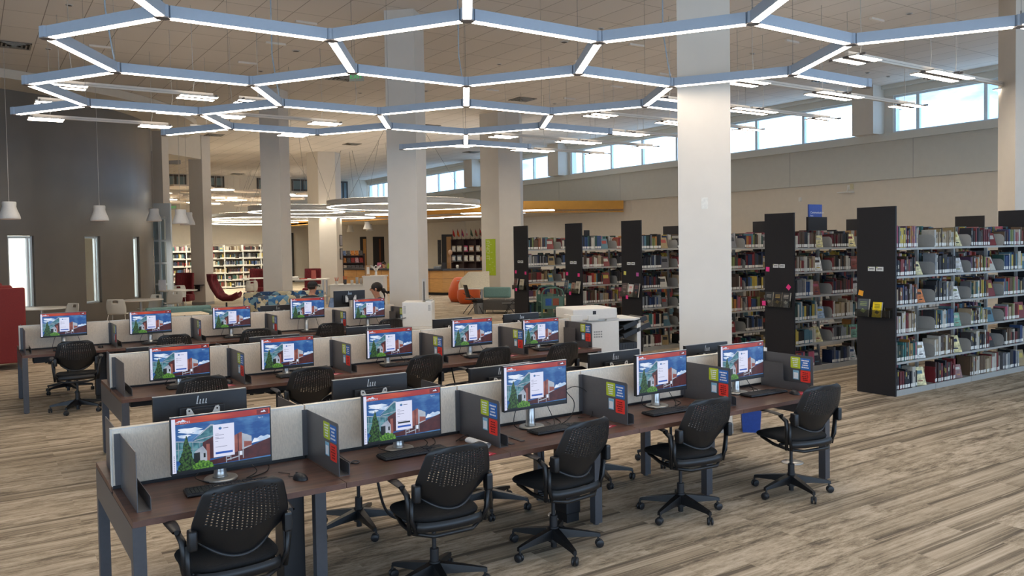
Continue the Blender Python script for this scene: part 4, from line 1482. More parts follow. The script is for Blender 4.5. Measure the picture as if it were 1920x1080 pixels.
def backpt(u, v, off=0.0):
    s = u * 2 - 1
    w = bw(v)
    zz = 0.55 + 0.385 * v + 0.075 * s * s * max(0, 1 - v / 0.45)
    x = s * w
    y = -0.27 - 0.03 * math.sin(PI * v) - 0.13 * v ** 1.3 + 0.09 * abs(s) ** 2.2 * (1 - 0.5 * v) + off
    return (x, y, zz)


NU, NV = 60, 52


def keep(i, j):
    s = (i + 0.5) / NU * 2 - 1
    v = (j + 0.5) / NV
    low = 0.36 + 0.16 * (abs(s) / 0.8) ** 2
    if abs(s) < 0.80 and low < v < 0.90:
        return not ((i // 1) % 3 == 1 and (j + (0 if (i // 3) % 2 else 2)) % 3 == 0) if False else not (i % 3 == 1 and (j + ((i // 3) % 2)) % 2 == 0)
    return True


bk = MB().grid(backpt, NU, NV, 0, None, keep)
BACK = bk.mesh('backrest', [M_CH])


def seatpt(u, v):
    a = 2 * PI * u
    ca, sa = math.cos(a), math.sin(a)
    e = 0.62
    x = 0.235 * math.copysign(abs(ca) ** e, ca)
    y = 0.245 * math.copysign(abs(sa) ** e, sa) - 0.0
    r = [0.0, 0.5, 0.86, 0.97, 1.0, 0.98, 0.9, 0.0][int(round(v * 7))]
    z = [0.468, 0.466, 0.47, 0.463, 0.452, 0.438, 0.43, 0.43][int(round(v * 7))]
    z -= 0.02 * max(0, (y * r) / 0.25) ** 2
    return (x * r, y * r, z)


SEAT = MB().grid(lambda u, v: (seatpt(u, v)[0], seatpt(u, v)[1], seatpt(u, v)[2] + 0.035), 40, 7).mesh('seat', [M_CHS])
fr = MB()
fr.tube([(-0.2, 0.16, 0.425), (-0.215, 0.0, 0.395), (-0.21, -0.16, 0.385), (-0.12, -0.235, 0.375), (0.12, -0.235, 0.375), (0.21, -0.16, 0.385), (0.215, 0.0, 0.395), (0.2, 0.16, 0.425)], 0.013, 8)
fr.tube([(-0.2, -0.18, 0.388), (-0.238, -0.2, 0.47), (-0.24, -0.205, 0.6)], 0.013, 6).tube([(0.2, -0.18, 0.388), (0.238, -0.2, 0.47), (0.24, -0.205, 0.6)], 0.013, 6)
fr.box(-0.1, 0.1, -0.12, 0.1, 0.375, 0.428, 0, c=0.02)
fr.tube([(-0.2, -0.05, 0.4), (0.2, -0.05, 0.4)], 0.012, 6)
for v_ in fr.v:
    v_.z += 0.035
    v_.y -= 0.035
FRAME = fr.mesh('seat_frame', [M_CH])
lipm = MB().grid(lambda u, v: (0.215 * (2 * u - 1) * (1 - 0.04 * v), -0.19 - 0.07 * math.sqrt(max(0, 1 - (2 * u - 1) ** 2)) - 0.012 * math.sin(PI * v), 0.40 + 0.055 * v), 16, 4)
for v_ in lipm.v:
    v_.z += 0.035
    v_.y -= 0.025
LIP = lipm.mesh('seat_rear_shell', [M_CH])
rim = MB().tube([backpt(i / 20, 0.0, -0.006) for i in range(21)], 0.009, 6)
RIM = rim.mesh('back_rim', [M_CHG])
am = MB()
am.box(0.205, 0.245, -0.235, -0.175, 0.60, 0.70, 0, c=0.012)
am.tube([(0.238, -0.13, 0.40), (0.25, -0.15, 0.55), (0.256, -0.15, 0.63), (0.268, -0.09, 0.668)], [0.013, 0.016, 0.018, 0.015], 8)
am.grid(lambda u, v: (0.275 + 0.03 * math.cos(2 * PI * u) * (0.7 + 0.3 * math.sin(PI * v)) + 0.0, -0.12 + 0.27 * v, 0.674 + 0.009 * math.sin(2 * PI * u) + 0.008 * math.sin(PI * v)), 12, 8)
am.cyl((0.275, -0.124, 0.674), (0.275, -0.116, 0.674), 0.012, n=10)
am.cyl((0.275, 0.145, 0.674), (0.275, 0.153, 0.674), 0.012, n=10)
for v_ in am.v:
    v_.y -= 0.07
    v_.z += 0.02
ARMR = am.mesh('armrest', [M_CH])
am2 = MB()
am2.add([(-v.x, v.y, v.z) for v in am.v], [f[::-1] for f in am.f], 0, True)
ARML = am2.mesh('armrest', [M_CH])
bs = MB()
for k in range(5):
    a = k * 2 * PI / 5 + PI / 10
    M = RZ(a)
    vs = []
    for (r, w, z0, z1) in ((0.03, 0.03, 0.085, 0.15), (0.16, 0.024, 0.085, 0.128), (0.29, 0.016, 0.078, 0.102), (0.315, 0.013, 0.07, 0.095)):
        vs += [(r, -w, z0), (r, w, z0), (r, w * 0.8, z1), (r, -w * 0.8, z1)]
    fs = []
    for i in range(3):
        o = i * 4
        fs += [(o + j, o + (j + 1) % 4, o + 4 + (j + 1) % 4, o + 4 + j) for j in range(4)]
    fs += [(3, 2, 1, 0), (12, 13, 14, 15)]
    bs.add(vs, fs, 0, False, M)
bs.cyl((0, 0, 0.06), (0, 0, 0.16), 0.038, 0.034, n=16)
bs.cyl((0, 0, 0.02), (0, 0, 0.06), 0.02, n=12)
BASE = bs.mesh('star_base', [M_CH])
LIFT = MB().cyl((0, 0, 0.16), (0, 0, 0.235), 0.027, n=14).cyl((0, 0, 0.235), (0, 0, 0.42), 0.013, n=12).mesh('gas_lift', [M_BLACK])
cm = MB()
for s in (-1, 1):
    cm.lathe([(0.0, 0.0), (0.022, 0.0), (0.028, 0.005), (0.028, 0.013), (0.022, 0.017), (0, 0.017)], 14, 0, T(0, s * 0.013 - 0.0085, 0.028) @ RX(-PI / 2))
cm.cyl((0.008, 0, 0.03), (0.008, 0, 0.08), 0.007, n=8).box(-0.012, 0.02, -0.006, 0.006, 0.03, 0.055, 0, c=0.003)
CAST = cm.mesh('caster', [M_BLACK])


def task_chair(label, x, y, rz, base_rot=0.0, group='black task chairs'):
    t = thing('task_chair', label, 'office chair', (x, y, 0), rz, group)
    b = obj_of('backrest', BACK, t)
    s_ = b.modifiers.new('shell', 'SOLIDIFY')
    s_.thickness = 0.006
    obj_of('back_rim', RIM, b)
    obj_of('seat', SEAT, t)
    obj_of('seat_frame', FRAME, t)
    obj_of('seat_rear_shell', LIP, t)
    obj_of('armrest', ARMR, t)
    obj_of('armrest', ARML, t)
    obj_of('gas_lift', LIFT, t)
    bb = obj_of('star_base', BASE, t, None, base_rot)
    for k in range(5):
        a = k * 2 * PI / 5 + PI / 10
        obj_of('caster', CAST, bb, (0.318 * math.cos(a) - 0.008 * math.cos(a), 0.318 * math.sin(a) - 0.008 * math.sin(a), 0), a + 0.7 * k + 0.4)
    return t


NEARCH = [[(1.04, 4.38, 1, 10), (2.23, 4.38, -3, 30), (3.15, 4.44, 6, 20), (4.34, 4.46, -6, 40), (5.42, 4.30, -8, 25)],
          [(1.66, 7.95, -2, 0), (2.62, 7.86, -4, 30), (3.78, 7.93, 6, 15), (4.68, 8.0, 2, 50), (5.5, 7.83, 0, 10)],
          [(1.08, 12.0, -6, 12), (2.2, 11.95, -4, 40), (3.25, 12.0, 0, 22), (4.35, 12.1, 2, 5), (5.3, 12.1, 3, 33)]]
for bi in range(3):
    for i, (x, y, r_, br) in enumerate(NEARCH[bi]):
        task_chair('black mesh-back task chair at the %s seat from the left, %s' % (ORD[i], BN[bi]), x, y, R(r_), R(br))
FARCH = [[(2.26, 5.62, 170, 8), (3.25, 5.45, 195, 30), (4.4, 5.55, 180, 55), (5.35, 5.62, 175, 20)],
         [(1.75, 9.35, 180, 0), (2.8, 9.3, 185, 20), (4.0, 9.35, 175, 0), (4.9, 9.4, 180, 0)], [(1.12, 13.72, 185, 10), (2.3, 13.7, 180, 33)]]
for bi in range(3):
    for i, (x, y, r_, br) in enumerate(FARCH[bi]):
        task_chair('black task chair across the %s facing the viewer, %s from left' % (BN[bi], ORD[i]), x, y, R(r_), R(br), 'far side task chairs')

# waste bin beside the near column
t = thing('waste_bin', 'blue plastic waste bin on the floor beside the near column', 'waste bin', (6.88, 5.99, 0), R(45))
mb = MB()
def frus(mb, a, b, z0, z1, c, d, mi=0, inner=False):
    vs = [(-a, -b, z0), (a, -b, z0), (a, b, z0), (-a, b, z0), (-c, -d, z1), (c, -d, z1), (c, d, z1), (-c, d, z1)]
    mb.add(vs, [(0, 1, 5, 4), (1, 2, 6, 5), (2, 3, 7, 6), (3, 0, 4, 7)] + ([(3, 2, 1, 0)]), mi)
frus(mb, 0.11, 0.09, 0, 0.36, 0.14, 0.11)
frus(mb, 0.105, 0.085, 0.01, 0.36, 0.133, 0.103)
mb.build('bin_body', mat('bin_blue', (24, 62, 140), 0.5), t)
MB().tube([(-0.14, -0.11, 0.36), (0.14, -0.11, 0.36), (0.14, 0.11, 0.36), (-0.14, 0.11, 0.36)], 0.009, 6, closed=True).build('rim', mat('bin_blue', (24, 62, 140)), t)
o = thing('floor_box', 'round chrome floor plate behind the third near chair', 'floor box', (3.6, 4.98, 0))
MB().lathe([(0, 0.0), (0.1, 0.0), (0.095, 0.008), (0, 0.01)], 24).build('cover', M_SILVER, o)
o = thing('floor_box', 'round chrome floor plate behind the rightmost near chair', 'floor box', (6.17, 4.88, 0))
MB().lathe([(0, 0.0), (0.1, 0.0), (0.095, 0.008), (0, 0.01)], 24).build('cover', M_SILVER, o)
# ------------------------------------------------------------------ bookcases and books
M_SHELF = mat('shelf_steel', (168, 168, 164), 0.45, metal=0.2, var=0.02)
M_ENDP = mat('end_panel_black', (34, 34, 38), 0.55, var=0.03, spec=0.3)
M_LABEL = mat('spine_label', (222, 220, 212), 0.7, var=0.04)
M_PAGES = mat('book_pages', (214, 204, 182), 0.8, var=0.05, scale=120, stretch=(1, 12, 1))
BCOL = [(150, 40, 44), (120, 30, 40), (196, 60, 50), (34, 50, 92), (50, 84, 140), (28, 34, 48), (30, 30, 32), (46, 92, 84), (30, 60, 48), (200, 176, 140),
        (226, 218, 200), (214, 208, 196), (180, 150, 96), (214, 140, 60), (226, 196, 70), (110, 84, 60), (84, 64, 54), (120, 120, 124), (160, 166, 172),
        (92, 60, 96), (196, 120, 120), (88, 140, 160), (54, 130, 128), (140, 150, 80), (60, 60, 66), (168, 96, 60), (222, 100, 130), (70, 42, 40)]
CNAME = ['red', 'dark red', 'scarlet', 'navy', 'blue', 'dark slate', 'black', 'sea green', 'dark green', 'tan', 'cream', 'pale grey', 'ochre', 'orange', 'yellow',
         'brown', 'dark brown', 'grey', 'light grey', 'purple', 'rose', 'sky blue', 'turquoise', 'olive', 'charcoal', 'rust', 'pink', 'maroon']
BCOL = [tuple(int(0.82 * (0.85 * v + 0.15 * sum(c) / 3)) for v in c) for c in BCOL]
BM = [mat('book_cover_%s' % CNAME[i].replace(' ', '_'), c, 0.5, var=0.05, scale=25) for i, c in enumerate(BCOL)]
SHZ = [0.075, 0.44, 0.81, 1.185, 1.56, 1.93]
SHN = ['bottom shelf', 'fifth shelf down', 'fourth shelf down', 'third shelf down', 'second shelf down', 'top shelf']
STUFF = MB()      # all the books too small or too far to be told apart
n_books = 0


def book_mesh(th, h, d, ci, lab=True, tilt=0):
    """spine towards -y; x from 0 to th"""
    mb = MB()
    c = 0.003
    mb.box(0, c, 0, d, 0, h, 0).box(th - c, th, 0, d, 0, h, 0).box(0, th, -0.001, c, 0, h, 0)
    mb.box(c, th - c, c, d - 0.004, 0.003, h - 0.003, 1)
    if lab:
        mb.box(0.1 * th, 0.9 * th, -0.0018, -0.001, 0.012, 0.012 + min(0.045, h * 0.2), 2)
    if random.random() < 0.6:
        z = h * random.uniform(0.5, 0.8)
        mb.box(0.25 * th, 0.75 * th, -0.0018, -0.001, z - h * 0.12, z + h * 0.1, 3)
    alt = BM[random.choice((10, 12, 14, 5, 17, 11))]
    return mb.mesh('book', [BM[ci], M_PAGES, M_LABEL, alt])


def stuff_book(x, y, z, th, h, d, ci, lab=True):
    STUFF.box(x, x + th, y, y + d, z, z + h, ci)
    STUFF.add([(x + 0.002, y - 0.0004, z + h - 0.0005), (x + th - 0.002, y - 0.0004, z + h - 0.0005), (x + th - 0.002, y + d, z + h + 0.0006), (x + 0.002, y + d, z + h + 0.0006)], [(0, 1, 2, 3)], len(BM) + 1)
    if lab:
        STUFF.add([(x + 0.002, y - 0.002, z + 0.012), (x + th - 0.002, y - 0.002, z + 0.012), (x + th - 0.002, y - 0.002, z + 0.055), (x + 0.002, y - 0.002, z + 0.055)], [(0, 1, 2, 3)], len(BM))


SCHEMES = [[0, 1, 6, 10, 11, 24, 15, 5], [3, 4, 5, 6, 24, 17, 18, 11], [9, 10, 11, 12, 15, 16, 0], [6, 24, 5, 3, 27, 1, 0, 16], [7, 8, 4, 21, 10, 14, 6, 24], list(range(28)), list(range(28))]


def fill_shelf(x0, x1, yf, z, individual, where, seq, height=0.34):
    """books from x0 rightwards; returns x reached"""
    global n_books
    x = x0
    sch = random.choice(SCHEMES)
    base = random.uniform(0.2, 0.255)
    k = seq
    prev_run = 0
    ci = random.choice(sch)
    while x < x1:
        if prev_run <= 0:
            ci = random.choice(sch)
            prev_run = random.choice((1, 1, 1, 1, 2, 3))
            thb, hb_ = random.uniform(0.016, 0.045), min(height - 0.03, base * random.uniform(0.85, 1.18))
            db_ = random.uniform(0.14, 0.19)
        prev_run -= 1
        th, h, d = thb * random.uniform(0.95, 1.05), hb_, db_
        if x + th > x1:
            break
        yy = yf + random.uniform(0.004, 0.02)
        if individual and n_books < 285:
            o = bpy.data.objects.new('book', book_mesh(th, h, d, ci))
            C.objects.link(o)
            o.location = (x, yy, z)
            tag(o, '%s book, %s from the left on the %s, nearest bookcase' % (CNAME[ci], ORDX(k), where), 'book', 'books on the nearest bookcase')
            n_books += 1
            k += 1
        else:
            stuff_book(x, yy, z, th, h, d, ci)
        x += th + 0.0015
    return x, k


def ORDX(k):
    if k < len(ORD):
        return ORD[k]
    n = k + 1
    tens = {3: 'thirty', 4: 'forty', 5: 'fifty', 6: 'sixty', 7: 'seventy'}[n // 10]
    if n % 10 == 0:
        return {3: 'thirtieth', 4: 'fortieth', 5: 'fiftieth', 6: 'sixtieth', 7: 'seventieth'}[n // 10]
    return tens + '-' + ORD[n % 10 - 1]


COVERS = [mat('cover_art_%d' % i, c, 0.35, var=0.35, scale=18) for i, c in enumerate(((190, 190, 188), (120, 70, 60), (150, 170, 190), (220, 214, 204), (60, 60, 66), (200, 120, 70), (120, 160, 140), (210, 200, 150)))]
n_disp = 0


def display_book(x, yf, z, label, ci=None, w=0.14, h=0.21, rz=-12, tilt=18, group='face-out display books', stuff=False):
    """book leaning face-out"""
    global n_disp
    ci = random.randrange(len(COVERS)) if ci is None else ci
    mb = MB()
    mb.box(-w / 2, w / 2, 0, 0.003, 0, h, 0).box(-w / 2, w / 2, 0.019, 0.022, 0, h, 0).box(-w / 2, -w / 2 + 0.003, 0, 0.022, 0, h, 0)
    mb.box(-w / 2 + 0.003, w / 2 - 0.003, 0.003, 0.019, 0.003, h - 0.003, 1)
    mb.box(-w * 0.32, w * 0.32, -0.0012, 0, h * 0.62, h * 0.8, 2).box(-w * 0.22, w * 0.22, -0.0012, 0, h * 0.2, h * 0.27, 3)
    M_ = RZ(R(rz)) @ RX(R(-tilt))
    if stuff:
        Mx = T(x, yf, z) @ M_
        STUFF.box(-w / 2, w / 2, 0, 0.022, 0, h, random.choice((10, 17, 0, 21, 6, 12)), Mx)
        STUFF.box(-w * 0.35, w * 0.35, -0.0012, 0, h * 0.5, h * 0.8, random.choice((11, 14, 5, 2)), Mx)
        return
    o = mb.build('book', [COVERS[ci], M_PAGES, random.choice(BM), random.choice(BM)])
    o.rotation_euler = M_.to_euler()
    o.location = (x, yf, z)
    n_disp += 1
    tag(o, label, 'book', group)
    return o


def bookcase(label, x0, y0, nsec, first_sec=0.9, end_far=True, depth=0.56, secw=0.93, back=True):
    t = thing('bookcase', label, 'bookcase', (x0, y0, 0), 0)
    ln = nsec * secw
    MB().box(-0.03, 0, -0.0, depth + 0.0, 0.0, 2.47).build('end_panel', M_ENDP, t)
    if end_far:
        MB().box(ln, ln + 0.03, 0.0, depth, 0, 2.47).build('end_panel', M_ENDP, t)
    up = MB()
    for k in range(nsec + 1):
        xx = min(max(k * secw, 0.015), ln - 0.015)
        up.box(xx - 0.015, xx + 0.015, depth / 2 - 0.02, depth / 2 + 0.02, 0, 2.2)
    up.build('uprights', M_SHELF, t)
    for side in (0, 1):
        for k in range(nsec):
            for si, z in enumerate(SHZ):
                a, b = k * secw + 0.003, (k + 1) * secw - 0.003
                ya, yb = (0.004, depth / 2 - 0.022) if side == 0 else (depth / 2 + 0.022, depth - 0.004)
                if side == 1 and si == 0:
                    continue
                if si == 0:
                    MB().box(a, b, ya, depth - 0.004, 0.0, z - 0.0, c=0.0).build('base_shelf', M_SHELF, t)
                    continue
                m_ = MB().box(a, b, ya + 0.002, yb, z - 0.004, z)
                lip = ya if side == 0 else yb - 0.004
                m_.box(a, b, lip, lip + 0.004, z - 0.028, z)
                # curved end bracket at the shelf's right end
                if side == 0:
                    m_.slab([(0, 0)], 0, 0) if False else None
                    pl = [(depth / 2 - 0.022, z), (0.03, z), (0.012, z + 0.03), (0.012, z + 0.11), (0.03, z + 0.15), (0.07, z + 0.17), (depth / 2 - 0.022, z + 0.17)]
                    vs = [(b - 0.004, y, zz) for y, zz in pl] + [(b - 0.001, y, zz) for y, zz in pl]
                    n = len(pl)
                    m_.add(vs, [tuple(range(n)), tuple(range(n, 2 * n))[::-1]] + [(i, (i + 1) % n, n + (i + 1) % n, n + i) for i in range(n)])
                m_.build('shelf', M_SHELF, t)
    if back:
        pass
    return t


random.seed(19)
CASES = [('steel bookcase with tall black end panel, nearest of the ranges', 9.83, 6.12, 4, 'nearest', 0.93),
         ('second steel bookcase from the front, with three dark books on its end panel', 10.35, 8.12, 6, 'second', 0.93),
         ('third steel bookcase from the front, its end hidden behind the near column', 10.4, 9.95, 5, 'third', 0.93),
         ('fourth steel bookcase from the front, right of the large copier', 10.35, 11.6, 4, 'fourth', 0.93),
         ('fifth steel bookcase from the front, behind the copier', 10.35, 13.42, 4, 'fifth', 0.93),
         ('sixth and farthest steel bookcase of the ranges, beside the teal sofa', 10.35, 15.42, 5, 'sixth', 0.93)]
for ci_, (lab, x0, y0, ns, nm, sw) in enumerate(CASES):
    bookcase(lab, x0, y0, ns)
    # nearest range: individual books where they show largest
    seqs = [0] * 6
    for k in range(ns):
        for si in range(5, -1, -1):
            z = SHZ[si] + 0.0008
            a, b = x0 + k * sw + 0.006, x0 + (k + 1) * sw - 0.02
            fillto = a + sw * random.uniform(0.5, 0.62)
            individual = ci_ == 0 and k < 3
            xe, seqs[si] = fill_shelf(a, fillto, y0 + 0.012, z, individual, SHN[si], seqs[si], 0.34 if si < 5 else 0.36)
            tl = random.random()
            if tl < 0.86:
                wv = random.choice((0.13, 0.15, 0.17))
                lb = 'book displayed face-out on the %s, section %s of the %s bookcase' % (SHN[si], ('one', 'two', 'three', 'four', 'five', 'six')[k], nm)
                display_book(xe + 0.10, y0 + 0.03, z + 0.004, lb, w=wv, h=wv * 1.45, rz=random.uniform(-25, -5), tilt=random.uniform(12, 24), stuff=not (ci_ < 2 and k < 2))
            elif k > 0 or ci_ > 1:
                fill_shelf(xe + 0.01, b - 0.05, y0 + 0.012, z, False, '', 0)
            # books on the far side, seen through the gaps
            if si >= 3 or k % 2 == 0:
                x = a
                while x < b - 0.05:
                    th = random.uniform(0.02, 0.05)
                    h = random.uniform(0.2, 0.29)
                    stuff_book(x, y0 + 0.33, z, th, h, 0.17, random.randrange(len(BM)), False)
                    x += th + 0.002
# far bookcases along the end of the library
for (xa, xb, yy) in ((8.0, 13.0, 44.0), (9.0, 12.6, 38.6)):
    if yy < 40:
        continue
    t = thing('bookcase', 'long distant bookcase full of books below the cloud of hexagonal panels', 'bookcase', (xa, yy, 0))
    MB().box(0, xb - xa, 0.3, 0.34, 0, 2.3).build('back_panel', mat('shelf_back', (120, 110, 98)), t)
    for si, z in enumerate(SHZ):
        MB().box(0, xb - xa, 0.0, 0.3, z - 0.03, z).build('shelf', M_WHITE, t)
        x = xa
        nb = 0
        while x < xb:
            xe, _ = fill_shelf(x, min(xb, x + random.uniform(0.5, 0.9)), yy + 0.01, z + 0.001, False, '', 0)
            x = xe + random.choice((0.0, 0.06, 0.18))
            if x + 0.2 < xb and random.random() < 0.4:
                display_book(x + 0.08, yy + 0.02, z + 0.003, '', w=0.16, h=0.22, rz=0, stuff=True)
                x += 0.2
    for xx in [xa + 0.92 * i for i in range(6)]:
        MB().box(xx - xa - 0.02, xx - xa + 0.02, 0, 0.3, 0, 2.25).build('upright', M_WHITE, t)

# end panel fittings: acrylic holder with books, call-number plates, sticky notes
M_PINK = mat('sticky_pink', (240, 60, 140), 0.7, var=0.02)
M_ORG = mat('sticky_orange', (244, 170, 50), 0.7, var=0.02)
M_YEL = mat('sticky_yellow', (226, 216, 110), 0.7, var=0.02)


def endfit(x0, y0, nm, books, notes, plates=True):
    """panel plane x = x0 - 0.03, y from y0 to y0+0.56; side seen by the viewer faces -x; viewer's left is larger y"""
    xp = x0 - 0.031
    if plates:
        for k, yy in enumerate((y0 + 0.22, y0 + 0.34)):
            m_ = MB().box(-0.006, 0, -0.052, 0.052, -0.028, 0.028, 0, c=0.003)
            l_ = MB()
            o = m_.build('call_number_plate', [mat('plate_white', (214, 216, 216), 0.4)], None, (xp, yy, 1.655))
            tag(o, '%s small white call number plate on the black end panel of the %s bookcase' % (('right hand', 'left hand')[k], nm), 'sign', 'call number plates')
            MB().box(-0.0072, -0.006, -0.034, 0.034, -0.004, 0.006).build('number_print', M_KEY, o)
            MB().box(-0.0072, -0.006, 0.03, 0.046, 0.012, 0.024).build('corner_mark', mat('corner_green', (150, 170, 60)), o)
    t = thing('acrylic_book_holder', 'clear acrylic book holder on the black end panel of the %s bookcase' % nm, 'book holder', (xp, y0, 1.02), 0, 'acrylic holders')
    MB().box(-0.075, 0, 0.04, 0.54, 0, 0.004).box(-0.075, -0.072, 0.04, 0.54, 0, 0.1).box(-0.004, 0, 0.04, 0.54, 0, 0.13).box(-0.075, 0, 0.04, 0.043, 0, 0.1).box(-0.075, 0, 0.537, 0.54, 0, 0.1).build('tray', M_ACRYLIC, t)
    for k, (yy, w, h, rgb, rgb2, what) in enumerate(books):
        mb = MB()
        mb.box(-w / 2, w / 2, 0, 0.002, 0, h, 0).box(-w / 2, w / 2, 0.02, 0.022, 0, h, 0).box(w / 2 - 0.002, w / 2, 0, 0.022, 0, h, 1).box(-w / 2 + 0.003, w / 2 - 0.003, 0.002, 0.02, 0.002, h - 0.002, 1)
        for q in range(3):
            mb.box(-w * 0.3, w * 0.3, -0.0012, 0, h * (0.8 - q * 0.09), h * (0.835 - q * 0.09), 2)
        mb.prism([(-w * 0.25, h * 0.3), (w * 0.1, h * 0.2), (w * 0.3, h * 0.36), (-w * 0.05, h * 0.45)], -0.0012, 0, 2)
        o = mb.build('book', [mat('cover_%s_%d' % (nm, k), rgb, 0.3, var=0.15, scale=14), M_PAGES, mat('cover_print_%s_%d' % (nm, k), rgb2, 0.5)])
        Mx = RZ(R(-90)) @ RX(R(-10))
        o.rotation_euler = Mx.to_euler()
        o.location = (xp - 0.062, y0 + yy, 1.0245)
        tag(o, '%s standing in the acrylic holder on the %s bookcase end' % (what, nm), 'book', 'books in acrylic holders')
    for k, (yy, zz, m_, rot, cn) in enumerate(notes):
        Mx = T(xp, y0 + yy, zz) @ RX(R(rot))
        fx = -0.094 if (cn.startswith('low')) else 0.0
        o = MB().box(fx - 0.0016, fx - 0.0006, -0.035, 0.035, -0.035, 0.035, 0, Mx).build('sticky_note', m_)
        tag(o, '%s sticky note on the end of the %s bookcase' % (cn, nm), 'note', 'sticky notes')


endfit(9.83, 6.12, 'nearest', [(0.44, 0.165, 0.235, (74, 84, 92), (150, 170, 110), 'slate blue book with white title'), (0.235, 0.13, 0.2, (232, 206, 20), (90, 80, 20), 'yellow book')],
       [(0.5, 1.33, M_ORG, 12, 'orange')])
endfit(10.35, 8.12, 'second', [(0.45, 0.15, 0.225, (44, 48, 50), (170, 170, 160), 'dark book with grey sleeve'), (0.28, 0.15, 0.225, (38, 38, 42), (200, 170, 90), 'black book with a gold seal'), (0.12, 0.15, 0.225, (40, 40, 42), (210, 206, 190), 'black book with white title')],
       [(0.5, 1.6, M_PINK, 3, 'upper pink'), (0.1, 1.33, M_PINK, 40, 'tilted pink'), (0.5, 1.07, M_PINK, 0, 'low pink')])
endfit(10.35, 11.6, 'fourth', [(0.44, 0.17, 0.26, (96, 84, 80), (170, 150, 140), 'grey picture book'), (0.26, 0.13, 0.24, (220, 216, 210), (214, 60, 40), 'white book with red blocks'), (0.1, 0.15, 0.26, (50, 54, 62), (150, 90, 90), 'dark photo book')],
       [(0.46, 1.47, M_YEL, 5, 'pale yellow'), (0.1, 1.45, mat('sticky_mauve', (190, 90, 160)), 0, 'mauve'), (0.3, 1.02, M_PINK, 0, 'low pink')])
endfit(10.35, 13.42, 'fifth', [(0.5, 0.12, 0.26, (70, 84, 100), (150, 140, 120), 'tall blue grey book'), (0.37, 0.09, 0.2, (70, 150, 170), (226, 220, 200), 'small cyan book'), (0.25, 0.1, 0.22, (170, 130, 110), (90, 60, 50), 'tan book with a face'), (0.1, 0.13, 0.25, (190, 180, 160), (110, 90, 70), 'cream coloured book')],
       [(0.5, 1.42, M_PINK, 0, 'upper left pink'), (0.1, 1.4, M_PINK, 0, 'upper right pink'), (0.28, 1.02, M_PINK, 0, 'low pink')])
endfit(10.35, 15.42, 'sixth', [(0.45, 0.13, 0.25, (84, 64, 62), (150, 90, 80), 'brown photo book'), (0.2, 0.15, 0.24, (196, 190, 164), (120, 110, 90), 'cream sketch cover book')],
       [(0.48, 1.42, M_PINK, 0, 'upper left pink'), (0.08, 1.4, M_PINK, 0, 'upper right pink'), (0.33, 1.02, M_PINK, 0, 'low pink')])

# signs standing on the bookcases
P = at(1525, 430, 15.0)
t = thing('subject_sign', 'blue subject sign reading Communication in a black stand on the second bookcase', 'sign', (11.25, 8.4, 2.2))
MB().box(-0.24, 0.24, -0.02, 0.02, 0.0, 0.22).box(0.05, 0.17, 0.03, 0.05, 0.2, 0.42).build('sign_stand', M_ENDP, t)
MB().box(-0.2, 0.13, -0.005, 0.02, 0.2, 0.42).build('sign_plate', mat('sign_blue', (44, 74, 150), 0.5), t)
l_ = MB()
text(l_, 'Communication', 0.052, T(-0.17, -0.007, 0.29) @ RX(PI / 2), align='LEFT')
text(l_, 'Arts', 0.04, T(-0.17, -0.007, 0.24) @ RX(PI / 2), align='LEFT')
l_.build('lettering', M_W, t)
for i, (x, y, w) in enumerate(((10.05, 6.45, 0.1), (10.6, 8.5, 0.1), (10.72, 13.75, 0.14))):
    o = MB().box(-w / 2, w / 2, -0.01, 0.01, 0, 0.13).build('shelf_marker', M_ENDP, None, (x, y, 2.2))
    tag(o, 'small black marker board standing on the %s bookcase near its end' % ('nearest', 'second', 'fifth')[i], 'sign')

# white cart end right of the copier and the green book truck
o = MB().box(0, 0.2, 0, 0.2, 0.0, 1.02).box(-0.05, 0.25, -0.04, 0.24, 1.02, 1.05).build('lectern_stand', mat('pale_grey_metal', (182, 182, 178), 0.5), None, (9.05, 9.05, 0))
tag(o, 'pale grey stand with a flat top just left of the near column', 'stand')
M_GREEN = mat('truck_green', (74, 106, 90), 0.5, var=0.03)
P = at(1068, 592, 17.0)
t = thing('book_truck', 'green metal book truck parked in front of the fifth bookcase', 'book cart', (9.75, 13.75, 0), R(62))
for s in (-1, 1):
    pts = [(s * 0.42, -0.22, 0.08), (s * 0.42, -0.22, 1.05), (s * 0.42, -0.18, 1.13), (s * 0.42, -0.1, 1.17), (s * 0.42, 0.1, 1.17), (s * 0.42, 0.18, 1.13), (s * 0.42, 0.22, 1.05), (s * 0.42, 0.22, 0.08)]
    MB().tube(pts, 0.016, 8).build('end_hoop', M_GREEN, t)
    MB().box(s * 0.42 - 0.004, s * 0.42 + 0.004, -0.21, 0.21, 0.75, 1.0).build('end_plate', M_GREEN, t)
    MB().box(s * 0.42 - 0.004, s * 0.42 + 0.004, -0.21, 0.21, 0.3, 0.55).build('end_plate', M_GREEN, t)
for z in (0.25, 0.6, 0.85):
    m_ = MB().box(-0.42, 0.42, -0.2, 0.2, z, z + 0.006)
    m_.box(-0.42, 0.42, -0.005, 0.005, z, z + 0.2)
    m_.build('shelf', M_GREEN, t)
for s in (-1, 1):
    for q in (-1, 1):
        MB().lathe([(0, -0.012), (0.04, -0.012), (0.04, 0.012), (0, 0.012)], 14, 0, T(s * 0.42, q * 0.22, 0.04) @ RX(PI / 2)).build('caster', M_BLACK, t)
for i, (x, c_) in enumerate(((-0.43, (140, 70, 40)), (-0.43, (30, 80, 150)))):
    MB().box(-0.432, -0.43, -0.12 + i * 0.15, 0.0 + i * 0.15, 0.82, 0.96).build('label_card', mat('truck_card_%d' % i, c_), t)
sb = STUFF.build('books', BM + [M_LABEL, M_PAGES])
tag(sb, 'shelved books of the farther and smaller bookcases', 'book', None, 'stuff')
